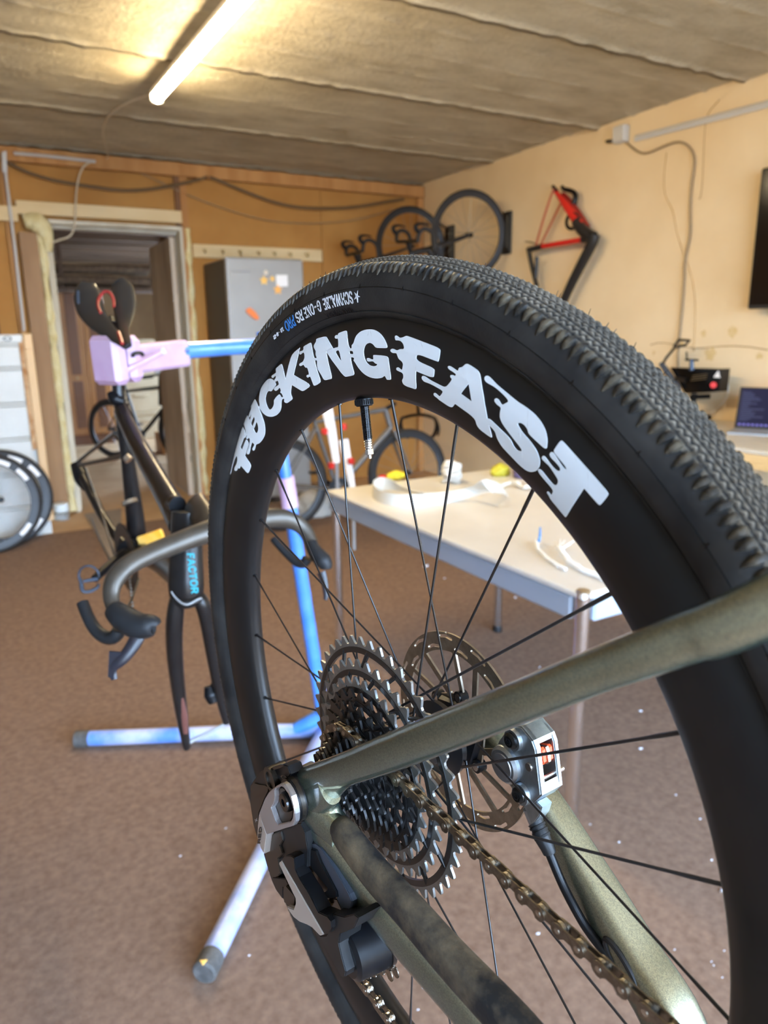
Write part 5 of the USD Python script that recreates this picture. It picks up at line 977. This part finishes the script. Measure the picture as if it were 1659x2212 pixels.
def make_wheel(T, c, ax, R=.335, rimd=.05, under=None, spokes=20, deep=rim_grey, tyre_w=.013, spoke_m_=spoke_far, prefix=''):
    fr = frame_of(ax)
    p0 = T.part('wheel' if under is None else 'tyre', revolve([(R - tyre_w * 2, -tyre_w), (R - tyre_w, -tyre_w * 1.05), (R, 0), (R - tyre_w, tyre_w * 1.05), (R - tyre_w * 2, tyre_w)], c, fr, 72), tyre_far, 'tyre') if True else None
    T.part('rim', revolve([(R - tyre_w * 2, -.011), (R - tyre_w * 2 - rimd, -.006), (R - tyre_w * 2 - rimd, .006), (R - tyre_w * 2, .011)], c, fr, 72), deep, under=p0)
    ms = []
    for k in range(spokes):
        a = k * 2 * PI / spokes; e = a + (.9 if k % 2 else -.9); s = (.028 if (k // 2) % 2 else -.028)
        ms.append(tube([c + (R - tyre_w * 2 - rimd) * (math.cos(a) * fr[0] + math.sin(a) * fr[1]), c + .02 * (math.cos(e) * fr[0] + math.sin(e) * fr[1]) + s * fr[2]], .0012, 4))
    T.part('spokes', cat(*ms), spoke_m_, 'thin spokes', under=p0, kind='stuff')
    T.part('hub', revolve([(.0005, -.05), (.012, -.05), (.020, -.03), (.012, -.01), (.012, .01), (.020, .03), (.012, .05), (.0005, .05)], c, fr, 18, closed=False), satin_black, under=p0)
    return p0
for k, (px, py, Y, lab, dk_) in enumerate(((-27, 1095, 5.36, 'front one of two black wheels leaning on the white panel cabinet', 0), (3, 1097, 5.47, 'rear one of two black wheels leaning on the white panel cabinet', 1))):
    c = PY(px, py, Y); c[2] = .332
    th = Thing('spoked_rim', lab, 'wheel', (c[0], c[1], 0), 'black wheels with white decals by the cabinet'); ax = np.array([.10, -1.0, .10])
    p0 = make_wheel(th, c, ax, R=.334, rimd=.045, spokes=24, spoke_m_=mat('bright_spoke', (.7, .7, .7), .4, .5) if 'bright_spoke' not in mats else mats['bright_spoke'])
    fr = frame_of(ax); e1 = fr[0]; e2 = fr[1]
    for a_ in (-2.35, 2.6, -.45, -.95, .75):
        pts = []
        for side_, r in ((1, .300), (-1, .272)):
            for t in np.linspace(a_ - .16, a_ + .16, 8)[::side_]: pts.append((r * math.cos(t), r * math.sin(t)))
        q = Polygon(pts); th.part('decal', extrude(q, .0115, .0122, c, fr), white_print, 'white rim decal', under=p0)
glass_m = usdkit.material(stage, '/World/Looks/jar_glass', {'p': ('principled_bsdf', {'base_color': (.85, .93, .96), 'roughness': .08, 'transmission_weight': .75, 'ior': 1.45})}, [], surface='p.BSDF')
jp = PZ(135, 1122, -.006)
jr = Thing('glass_jar', 'small clear glass jar on the bare floor left of the doorway', 'jar', jp)
jr.part('jar', tube([jp, jp + [0, 0, .01], jp + [0, 0, .055], jp + [0, 0, .062]], [.050, .055, .055, .044], 20), glass_m); jr.part('lid', tube([jp + [0, 0, .066], jp + [0, 0, .070], jp + [0, 0, .125], jp + [0, 0, .13]], [.050, .055, .055, .05], 20), mat('jar_white', (.70, .78, .80), .4), 'pale domed lid')
mq = [PZ(x, y, 0) for x, y in ((182, 1112), (262, 1100), (262, 1250), (250, 1224))]
mt = Polygon([(p[0], p[1]) for p in mq]); solo('door_mat', extrude(mt, .001, .006, (0, 0, 0), np.eye(3)), mat('mat_grey', (.23, .185, .15), .8, col2=(.28, .23, .19), vscale=30), 'flat grey mat on the floor in front of the doorway', 'mat')
# ================================================================== generic bicycle for the background (local x forward, y left, z up, bottom bracket at the origin)
def make_bike(name, label, Mx, t, frame_m, fork_m=None, bar_kind='drop', group=None, wheels=(1, 1), accent=None, R=.335, flat_saddle=True, tyw=.014):
    Mx = np.asarray(Mx, float); t = np.asarray(t, float)
    def L(*p): return t + Mx @ np.array(p, float)
    T = Thing(name, label, 'bicycle', L(.1, 0, -.27), group)
    fork_m = fork_m or frame_m
    rh, fh, sc_, ht, hb = (-.405, 0, .07), (.585, 0, .07), (-.145, 0, .50), (.415, 0, .56), (.455, 0, .42)
    T.part('down_tube', tube([L(0, 0, 0), L(*hb)], [.021, .024], 12), frame_m); T.part('seat_tube', tube([L(0, 0, 0), L(*sc_)], [.018, .016], 12), frame_m)
    T.part('top_tube', tube([L(*sc_), L(*ht)], [.015, .019], 12), accent or frame_m); T.part('head_tube', tube([L(*hb), L(*ht)], [.024, .022], 14), frame_m)
    for s in (-1, 1):
        T.part('seatstay', tube([L(-.14, s * .03, .46), L(rh[0], s * .06, rh[2])], [.008, .007], 8), accent or frame_m); T.part('chainstay', tube([L(0, s * .04, 0), L(rh[0], s * .06, rh[2])], [.011, .008], 8), frame_m)
        T.part('fork', tube([L(.462, s * .04, .40), L(.50, s * .052, .30), L(fh[0], s * .055, fh[2])], [.016, .014, .008], 10, smooth=3), fork_m, 'fork blade')
    ax = Mx @ np.array([0, 1.0, 0])
    for on, c in zip(wheels, (rh, fh)):
        if on: make_wheel(T, L(*c), ax, R=R, rimd=.03, spokes=20, under=None, tyre_w=tyw)
    T.part('seatpost', tube([L(*sc_), L(-.18, 0, .66)], .0135, 10), satin_black)
    T.part('saddle', tube([L(-.30, 0, .675), L(-.27, 0, .685), L(-.17, 0, .675), L(-.08, 0, .672), L(-.03, 0, .665)], [.05, .070, .045, .022, .012], 14, up=Mx @ np.array([0, 0, 1.0]), sx=.35, smooth=3), satin_black)
    T.part('stem', tube([L(*ht), L(.50, 0, .60)], .016, 10), satin_black)
    if bar_kind == 'drop':
        T.part('handlebar', tube([L(.50, -.19, .60), L(.50, .19, .60)], .0135, 10), satin_black)
        for s in (-1, 1):
            T.part('drop', tube([L(.50, s * .19, .60), L(.55, s * .205, .60), L(.585, s * .21, .57), L(.575, s * .213, .51), L(.52, s * .215, .475), L(.45, s * .215, .47)], .0155, 10, smooth=3), tyre_far)
            T.part('brake_lever', tube([L(.56, s * .207, .605), L(.60, s * .207, .635), L(.62, s * .207, .60), L(.615, s * .207, .53)], [.018, .016, .010, .006], 10, smooth=3), satin_black)
    else:
        T.part('handlebar', tube([L(.40, -.29, .68), L(.49, -.14, .69), L(.50, 0, .66), L(.49, .14, .69), L(.40, .29, .68)], .0125, 10, smooth=3), satin_black)
        for s in (-1, 1): T.part('grip', tube([L(.43, s * .24, .683), L(.37, s * .33, .677)], .018, 10), tyre_far)
    T.part('chainring', revolve([(.05, -.002), (.088, -.002), (.088, .002), (.05, .002)], L(0, -.05, 0), frame_of(ax), 36), satin_black)
    T.part('crank', tube([L(0, -.065, 0), L(.12, -.075, -.12)], [.016, .012], 10), satin_black); T.part('crank', tube([L(0, .065, 0), L(-.12, .075, .12)], [.016, .012], 10), satin_black)
    T.part('pedal', orient(boxm(-.045, .045, -.03, .03, -.01, .01, .004), (Mx[:, 0], Mx[:, 1], Mx[:, 2]), L(.12, -.12, -.12)), tyre_far); T.part('pedal', orient(boxm(-.045, .045, -.03, .03, -.01, .01, .004), (Mx[:, 0], Mx[:, 1], Mx[:, 2]), L(-.12, .12, .12)), tyre_far)
    return T
def rot(fx, fz):
    fx = np.asarray(fx, float); fx /= np.linalg.norm(fx); fz = np.asarray(fz, float); fz = fz - fx * (fx @ fz); fz /= np.linalg.norm(fz)
    return np.stack([fx, np.cross(fz, fx), fz], 1)
black_frame = mat('far_black_frame', (.014, .013, .013), .35); grey_frame = mat('far_grey_frame', (.13, .12, .11), .4, .3); dark_red = mat('far_red_brown', (.10, .02, .012), .4)
# two bikes hung by their front wheels on the cream wall
for px, py, X0, lab, brx, tw in ((1013, 508, 3.66, 'black bike hanging by its wheel on the cream wall, nearest the red frame', 1078, -.10), (888, 533, 3.62, 'black bike hanging by its wheel deepest in the corner', 960, .0)):
    h = PXX(px, py, X0); Mx = rot([.03, tw, 1], [-1, .12, .03])
    o = h - Mx @ np.array([.585, 0, .07])
    make_bike('hanging_bike', lab, Mx, o, black_frame, R=.337)
    w_ = Thing('wheel_hook', 'black wall bracket holding the ' + ('hanging bike nearest the red frame' if px > 950 else 'hanging bike deepest in the corner'), 'bracket', (XR - .03, h[1], h[2] - .1))
    w_.part('plate', boxm(XR - .02, XR - .001, h[1] - .06, h[1] + .06, h[2] - .13, h[2] + .20, .01), black_plastic); w_.part('pad', boxm(XR - .05, XR - .02, h[1] - .05, h[1] + .05, h[2] - .10, h[2] + .17, .012), satin_black); w_.part('arm', tube([(XR - .03, h[1] + .03, h[2] + .17), (XR - .12, h[1] + .03, h[2] + .22), (XR - .16, h[1] + .0, h[2] + .26)], .009, 8, smooth=3), black_plastic)

# red and black frame hung on the wall
XFr = XR - .10
rf = Thing('red_frameset', 'red and black bare bicycle frame hanging on the cream wall', 'bicycle frame', PXX(1225, 640, XFr))
def fx(pts, r, m, name, **k): rf.part(name, tube([PXX(x, y, XFr + o) for x, y, o in pts], r, 12, smooth=3, **k), m)
fx([(1198, 412, 0), (1225, 446, 0), (1254, 488, 0)], [.012, .030, .036], red_m, 'chainstay'); fx([(1216, 418, .03), (1240, 450, .03), (1266, 492, .02)], [.014, .026, .030], mat('dark_red_paint', (.25, .012, .01), .35), 'chainstay')
fx([(1246, 478, 0), (1262, 500, 0), (1282, 512, 0)], [.040, .042, .040], black_frame, 'bottom_bracket'); fx([(1284, 508, 0), (1272, 540, 0), (1246, 590, 0), (1222, 640, 0), (1205, 680, 0)], [.040, .038, .035, .032, .032], black_frame, 'down_tube')
fx([(1262, 517, 0), (1215, 525, 0), (1166, 533, 0)], [.020, .020, .018], red_m, 'seat_tube'); fx([(1280, 512, 0), (1258, 518, 0)], [.03, .024], black_frame, 'seat_tube'); fx([(1172, 532, 0), (1142, 540, 0)], [.022, .020], black_frame, 'seat_tube')
fx([(1196, 408, -.02), (1175, 470, -.02), (1158, 530, -.01)], .009, mat('faded_red', (.42, .10, .05), .5), 'seatstay'); fx([(1216, 430, .04), (1192, 480, .04), (1166, 532, .02)], .009, mats['faded_red'], 'seatstay')
fx([(1142, 536, 0), (1148, 570, 0), (1160, 620, 0)], [.020, .018, .018], black_frame, 'top_tube'); fx([(1160, 555, 0), (1158, 600, 0)], [.016, .012], black_frame, 'seat_post')
fx([(1194, 402, 0), (1202, 414, 0)], [.012, .018], satin_black, 'dropout'); fx([(1214, 402, .03), (1224, 410, .03), (1240, 416, .03), (1240, 440, .03)], [.012, .016, .016, .022], satin_black, 'derailleur_hanger')
cgc = PXX(1236, 478, XFr - .02); rf.part('chainring', revolve([(.038, -.003), (.062, -.003), (.062, .003), (.038, .003)], cgc, frame_of([1, .15, 0]), 30), satin_black)
rf.part('wall_hook', tube([PXX(1270, 512, XR - .002), PXX(1270, 512, XFr)], .010, 8), black_plastic); fx([(1134, 522, 0), (1150, 524, 0), (1162, 530, 0)], [.006, .008, .006], chrome_m, 'cable_stop')

# grey bike standing along the back, a white and red trestle, a third road bike by the corner
g0 = PZ(612, 1047, .337)
gbk = make_bike('parked_bike', 'grey upright bicycle parked behind the work table beside the fridge', rot([1, -.10, 0], [.03, 0.06, 1]), g0 + np.array([.405, -.04, -.07]), grey_frame, bar_kind='flat', R=.335, tyw=.02)
tr_ = Thing('trestle', 'white slatted trestle with red clips leaning by the parked grey bike', 'trestle', PX(745, 1020, 4.75) * [1, 1, 0])
for pts, w in (([(704, 872), (716, 930), (727, 1000)], .036), ([(742, 950), (752, 1000), (762, 1056)], .030)):
    P = [PX(x, y, 4.75) for x, y in pts]; tr_.part('slat', tube(P, [w, w * .8, w * .6], 4, up=M.T @ np.array([0, 0, -1.]), sx=.35, power=6), white_print)
for x, y in ((701, 932), (742, 922), (716, 1006), (758, 996)):
    p = PX(x, y, 4.72); tr_.part('clip', boxm(p[0] - .018, p[0] + .018, p[1] - .02, p[1] + .02, p[2] - .02, p[2] + .02, .006), red_m, 'red clip')
for x, y in ((727, 1000), (762, 1056)):
    p = PX(x, y, 4.75); tr_.part('foot', tube([p, [p[0], p[1], .001]], .012, 8), grey_paint)
hb3 = Thing('drop_handlebar', 'loose black drop handlebar hanging low on the wall near the corner', 'handlebar', PXX(905, 960, 3.92))
for nm, pts, r in (('bar', [(872, 902, 3.86), (905, 896, 3.90), (936, 902, 3.86)], .015), ('drop', [(872, 902, 3.86), (866, 915, 3.80), (872, 935, 3.80), (882, 945, 3.84)], .016), ('drop', [(936, 902, 3.86), (943, 915, 3.80), (940, 935, 3.80), (928, 946, 3.84)], .016), ('stem', [(905, 896, 3.90), (903, 880, 3.97), (902, 866, 4.10)], .018), ('brake_lever', [(868, 904, 3.82), (862, 922, 3.76), (864, 938, 3.77)], .009), ('brake_lever', [(940, 904, 3.82), (948, 922, 3.76), (946, 940, 3.77)], .009)):
    hb3.part(nm, tube([PXX(x, y, X - .28) for x, y, X in pts], r, 10, smooth=3), satin_black)
# white bag on the floor by the grey bike
solo('plastic_bag', clump(PZ(700, 1128, 0) + np.array([.05, .25, -.005]), .17, .12, .14, 21), mat('bag_white', (.50, .47, .41), .6), 'crumpled pale plastic bag on the floor beside the fridge', 'bag')

# ================================================================== the next room
far_wood = mat('wardrobe_wood', (.30, .12, .028), .45, col2=(.40, .17, .045), vscale=4, stretch=(1, 1, .2)); far_wood2 = mat('wardrobe_panel', (.15, .055, .016), .45)
bark = mat('bark', (.10, .055, .028), .9, col2=(.20, .12, .06), vscale=18, bump=.6, bscale=30, bdist=.02); cutw = mat('cut_wood', (.36, .21, .10), .8)
wy = 10.2
def far(px, py, Y): return PY(px, py, Y)
wl, wr_ = far(122, 640, wy)[0], far(222, 640, wy)[0]; wz = far(170, 612, wy)[2]; wz0 = -.006
wd = Thing('wardrobe', 'tall brown wooden wardrobe in the next room', 'wardrobe', ((wl + wr_) / 2, wy + .3, 0))
wd.part('carcass', boxm(wl, wr_, wy + .02, wy + .58, .12, wz, .01), far_wood); wd.part('plinth', boxm(wl + .02, wr_ - .02, wy + .05, wy + .55, -.006, .118), far_wood2); wd.part('cornice', boxm(wl - .03, wr_ + .03, wy - .02, wy + .6, wz, wz + .06, .015), far_wood)
for a_, b_ in ((wl + .01, (wl + wr_) / 2 - .004), ((wl + wr_) / 2 + .004, wr_ - .01)):
    p = wd.part('door', boxm(a_, b_, wy, wy + .019, .14, wz - .02, .004), far_wood)
    wd.part('door_panel', boxm(a_ + .07, b_ - .07, wy - .006, wy, .9, wz - .12, .004), far_wood2, under=p); wd.part('door_panel', boxm(a_ + .07, b_ - .07, wy - .006, wy, .22, .82, .004), far_wood2, under=p)
    wd.part('knob', tube([((a_ + b_) / 2, wy, .86), ((a_ + b_) / 2, wy - .03, .86)], .012, 10), mats['brass_hook'], under=p)
box_m = mat('cream_box', (.50, .38, .23), .7, col2=(.56, .44, .28), vscale=3)
bl, br_ = wr_ + .06, far(356, 800, 10.4)[0]
zs = [0, .36, .70, 1.04, 1.32]
for k in range(4):
    dk = .10 * (k == 3) + .04 * (k == 2)
    b_ = Thing('storage_box', ['cream storage box at the bottom of the stack behind the dark bicycle', 'second cream storage box from the floor in the stack behind the dark bicycle', 'third cream storage box from the floor in the stack in the next room', 'topmost cream storage box of the stack seen beside the saddle'][k], 'box', ((bl + br_) / 2, 10.7, zs[k] - (.006 if k == 0 else 0)))
    z0, z1 = zs[k] + (-.006 if k == 0 else .001), zs[k + 1]
    b_.part('body', boxm(bl + dk, br_ - dk, 10.4 + dk, 11.0, z0, z1 - .05, .01), box_m); b_.part('lid', boxm(bl + dk - .015, br_ - dk + .015, 10.385 + dk, 11.01, z1 - .05, z1, .008), box_m)
    b_.part('handle', boxm((bl + br_) / 2 - .10, (bl + br_) / 2 + .10, 10.378 + dk, 10.40 + dk, z1 - .13, z1 - .10, .006), box_m)
sh0 = far(105, 600, 9.7)[0]; sh1 = far(345, 600, 9.7)[0]; shz = far(220, 622, 9.7)[2]
shf = Thing('timber_shelf', 'dark timber shelf under the ceiling of the next room', 'shelf', ((sh0 + sh1) / 2, 9.9, shz)); shf.part('plank', boxm(sh0 - .2, sh1 + .3, 9.52, 10.15, shz - .04, shz), dark_ceiling_m)
for x in (sh0 + .1, sh1 + .1): shf.part('strap', boxm(x, x + .05, 9.6, 9.65, shz - .04, 2.62), dark_ceiling_m)
logs = [(.0, .055, 0), (.15, .05, 0), (.30, .06, 0), (.44, .045, 0), (.07, .05, .12), (.22, .048, .125), (.37, .045, .12)]
for k, (dy, r, dz) in enumerate(logs):
    z_ = shz + r * 1.13 + dz * 1.25 + .012; y_ = 9.62 + dy; x0_, x1_ = sh0 - .1 + .1 * rng.random(), sh1 - .25 * rng.random() - .02
    P = [(lerp([x0_], [x1_], t)[0], y_ + .012 * math.sin(t * 5 + k), z_ + .008 * math.sin(t * 4 + k)) for t in np.linspace(0, 1, 7)]
    lg = Thing('log', 'rough barked branch lying on the dark shelf of the next room', 'log', P[3], 'branches on the shelf of the next room'); lg.part('bark', tube(P, [r * (.9 + .2 * rng.random()) for _ in P], 10), bark); lg.part('cut_end', tube([P[-1], np.array(P[-1]) + [.004, 0, 0]], r * .9, 10), cutw, 'pale sawn end')
nb = PZ(300, 1003, 0)
make_bike('stored_bike', 'dark bicycle standing before the cream boxes in the next room', rot([.62, -.78, 0], [0, 0, 1]), nb + np.array([.10, .25, .275]), black_frame, bar_kind='flat', R=.34, tyw=.022)
cs = nb + np.array([.42, -.05, .62]); cst = Thing('child_seat', 'dark padded child seat on the bicycle in the next room', 'seat', cs)
cst.part('shell', hull([cs + np.array(p) for p in ((-.12, 0, 0), (.12, 0, 0), (-.12, .2, 0), (.12, .2, 0), (-.14, -.02, .30), (.14, -.02, .30), (-.12, .06, .42), (.12, .06, .42))]), tyre_far); cst.part('pad', boxm(cs[0] - .10, cs[0] + .10, cs[1] - .035, cs[1] + .0, cs[2] + .06, cs[2] + .34, .02), dark_red)
cr_ = PZ(345, 1010, 0) + np.array([.42, .9, 0]); crt = Thing('crate', 'small brown crate on the floor beside the bicycle of the next room', 'crate', cr_); 
for s in (0, 1): crt.part('side', boxm(cr_[0] - .18 + .33 * s, cr_[0] - .15 + .33 * s, cr_[1], cr_[1] + .3, -.006, .24, .004), far_wood)
crt.part('front', boxm(cr_[0] - .15, cr_[0] + .15, cr_[1], cr_[1] + .02, -.006, .24, .004), far_wood); crt.part('base', boxm(cr_[0] - .15, cr_[0] + .15, cr_[1] + .02, cr_[1] + .3, -.006, .012), far_wood)

# ================================================================== things at the desk
lq = [PZ(1588, 922, DZT + .012), PZ(1700, 938, DZT + .012)]
lp = Thing('laptop', 'open laptop with lines of text on a dark screen on the desk', 'laptop', (3.75, 2.42, DZT))
lx, ly = 3.62, 2.62
sc0, sc1 = PXX(1590, 922, 3.80), PXX(1612, 848, 3.84)
vx_ = np.array([.42, -.90, 0]); vx_ /= np.linalg.norm(vx_); nb_ = np.array([-.90, -.42, 0])
pA_ = PZ(1588, 924, DZT + .010); W_, H_ = .34, .23
tilt = np.array([.30 * -nb_[0], .30 * -nb_[1], .95]); tilt /= np.linalg.norm(tilt)
lidfr = (vx_, tilt, np.cross(vx_, tilt))
lp.part('lid', orient(boxm(-.006, W_, 0, H_, -.008, 0, .003), lidfr, pA_), black_plastic); sgn = 1 if np.dot(lidfr[2], EYE - pA_) > 0 else -1
scr = usdkit.material(stage, '/World/Looks/laptop_screen', {'e': ('emission', {'color': (.012, .014, .05), 'strength': 1.0}), 'g': ('glossy_bsdf', {'roughness': .1, 'color': (.04, .04, .04)}), 'a': ('add_closure', {})}, [('e.emission', 'a.closure1'), ('g.BSDF', 'a.closure2')], surface='a.closure')
z0 = .001 if sgn > 0 else -.010
lp.part('screen', orient(boxm(.004, W_ - .01, .012, H_ - .008, z0, z0 + .001), lidfr, pA_), scr, 'dark glowing screen')
txg = glow('screen_text', (.10, .11, .20), 1.0); txb = glow('screen_bar', (.22, .20, .60), 1.0)
for k in range(16):
    y_ = H_ - .03 - k * .0105
    lp.part('screen_line', orient(boxm(.012, .05 + .09 * rng.random(), y_, y_ + .0032, z0 + .001, z0 + .0016), lidfr, pA_), txg, smooth=False)
for k in range(14): lp.part('screen_icon', orient(boxm(.012 + k * .022, .026 + k * .022, .016, .026, z0 + .001, z0 + .0016), lidfr, pA_), txb, smooth=False)
lp.part('base', extrude(Polygon([(pA_[0], pA_[1])[:2], tuple((pA_ + vx_ * W_)[:2]), tuple((pA_ + vx_ * W_ + nb_ * .22)[:2]), tuple((pA_ + nb_ * .22)[:2])]), DZT + .0005, DZT + .012, fr=np.eye(3)), grey_paint)
rp_ = PXX(1640, 846, 3.97)
solo('wedge_case', hull([rp_ + np.array(p) for p in ((-.04, .10, -.16), (-.04, -.35, -.16), (.03, .10, -.16), (.03, -.35, -.16), (-.04, .06, -.012), (.03, .06, -.012), (.03, -.35, .03), (-.04, -.35, .03))]) , red_m, 'bright red wedge shaped case standing behind the laptop', 'case')
bb = PXX(1500, 826, 3.93)
tb = Thing('tool_stand', 'black boxed truing stand with looped handle and clamps against the cream wall', 'tool', (bb[0], bb[1], DZT))
q0, q1, q2, q3 = PXX(1448, 794, 3.95), PXX(1558, 797, 3.86), PXX(1553, 846, 3.86), PXX(1480, 850, 3.95)
tb.part('box', hull([p + np.array([d, 0, 0]) for p in (q0, q1, q2, q3) for d in (0, .08)]), gloss_black, 'black glossy box')
def qd(pts, m, name, lab, off=.004): tb.part(name, hull([PXX(x, y, 3.90 - off - (x - 1500) * .0008 + d) for x, y in pts for d in (0, .01)]), m, lab)
tb.part('red_mark', tube([PXX(1541, 832, 3.85), PXX(1541, 832, 3.87)], .018, 16), red_m, 'red round mark'); tb.part('white_mark', hull([PXX(x, y, 3.855 + d) for x, y in ((1541, 815), (1556, 816), (1552, 800)) for d in (0, .008)]), white_print, 'white triangle mark')
for k in range(3): tb.part('print_line', tube([PXX(1492 + k * 2, 822 - k * 5, 3.885), PXX(1526 + k, 818 - k * 5, 3.872)], .0022, 4), mat('gold_print', (.16, .12, .07), .5) if 'gold_print' not in mats else mats['gold_print'])
tb.part('loop_handle', tube([PXX(x, y, 3.93) for x, y in ((1456, 748), (1466, 734), (1490, 736), (1480, 746), (1464, 749))], .009, 10, closed=True), black_plastic, 'looped handle'); tb.part('handle_arm', tube([PXX(1460, 748, 3.93), PXX(1440, 772, 3.93), PXX(1428, 792, 3.93)], [.008, .009, .007], 10), black_plastic)
tb.part('clamp_post', tube([PXX(1494, 800, 3.90), PXX(1494, 776, 3.90)], [.016, .012], 10), slate_m); tb.part('clamp_bar', tube([PXX(1481, 777, 3.90), PXX(1508, 778, 3.90)], .007, 8), satin_black); tb.part('clamp_pin', tube([PXX(1484, 777, 3.90), PXX(1483, 760, 3.90)], .005, 8), satin_black)
tb.part('frame', tube([PXX(1428, 785, 3.93), PXX(1446, 810, 3.93), PXX(1466, 840, 3.93)], [.016, .020, .018], 10), slate_m); tb.part('lower_arm', tube([PXX(1492, 858, 3.92), PXX(1532, 856, 3.92)], .014, 10), satin_black); tb.part('spring', tube([PXX(1460, 818, 3.92), PXX(1482, 822, 3.92)], .014, 10), brown_metal)
tb.part('base', cat(boxm(3.82, 4.0, bb[1] - .10, bb[1] + .12, DZT + .0005, DZT + .03, .01)), satin_black); tb.part('column', tube([(3.93, bb[1], DZT + .02), PXX(1500, 850, 3.93)], .018, 12), satin_black)
solo('cable', rope([PXX(x, y, XR - .02) for x, y in ((1560, 818), (1572, 828), (1572, 850), (1560, 872), (1545, 886), (1530, 893))], .004), mat('white_lead', (.72, .66, .54), .5), 'pale thin lead curving down from the black boxed stand', 'cable')
# crumbs on the carpet
crumb_m = mat('white_scrap', (.62, .64, .70), .35)
crumbs = [(1162, 2018, 5), (1560, 1926, 7), (1384, 1537, 5), (1384, 1618, 5), (920, 1225, 7), (960, 1250, 3), (1115, 1292, 5), (880, 2090, 5), (915, 2134, 3), (903, 2182, 3), (538, 2065, 3), (1457, 2052, 2.5), (1536, 2078, 2.5), (1542, 2086, 2.5), (1564, 2054, 2.5), (1337, 1820, 3), (1275, 1782, 3), (1537, 1859, 3), (1512, 1770, 2.5), (390, 1850, 3), (488, 1790, 3), (1560, 2112, 2), (1460, 1718, 3), (1165, 1443, 3)]
for x, y, r in crumbs:
    p = PZ(x, y, 0); s_ = r * dep(p) / F
    v = nrg.normal(0, 1, (12, 3)); v /= np.linalg.norm(v, axis=1, keepdims=True); v *= [s_ * 1.1, s_ * .75, s_ * .45]
    m = hull(v); m.apply_translation(p + np.array([0, 0, s_ * .42])); solo('paper_scrap', m, crumb_m, 'tiny white scrap lying on the brown carpet', 'scrap', 'white scraps on the carpet', smooth=False)
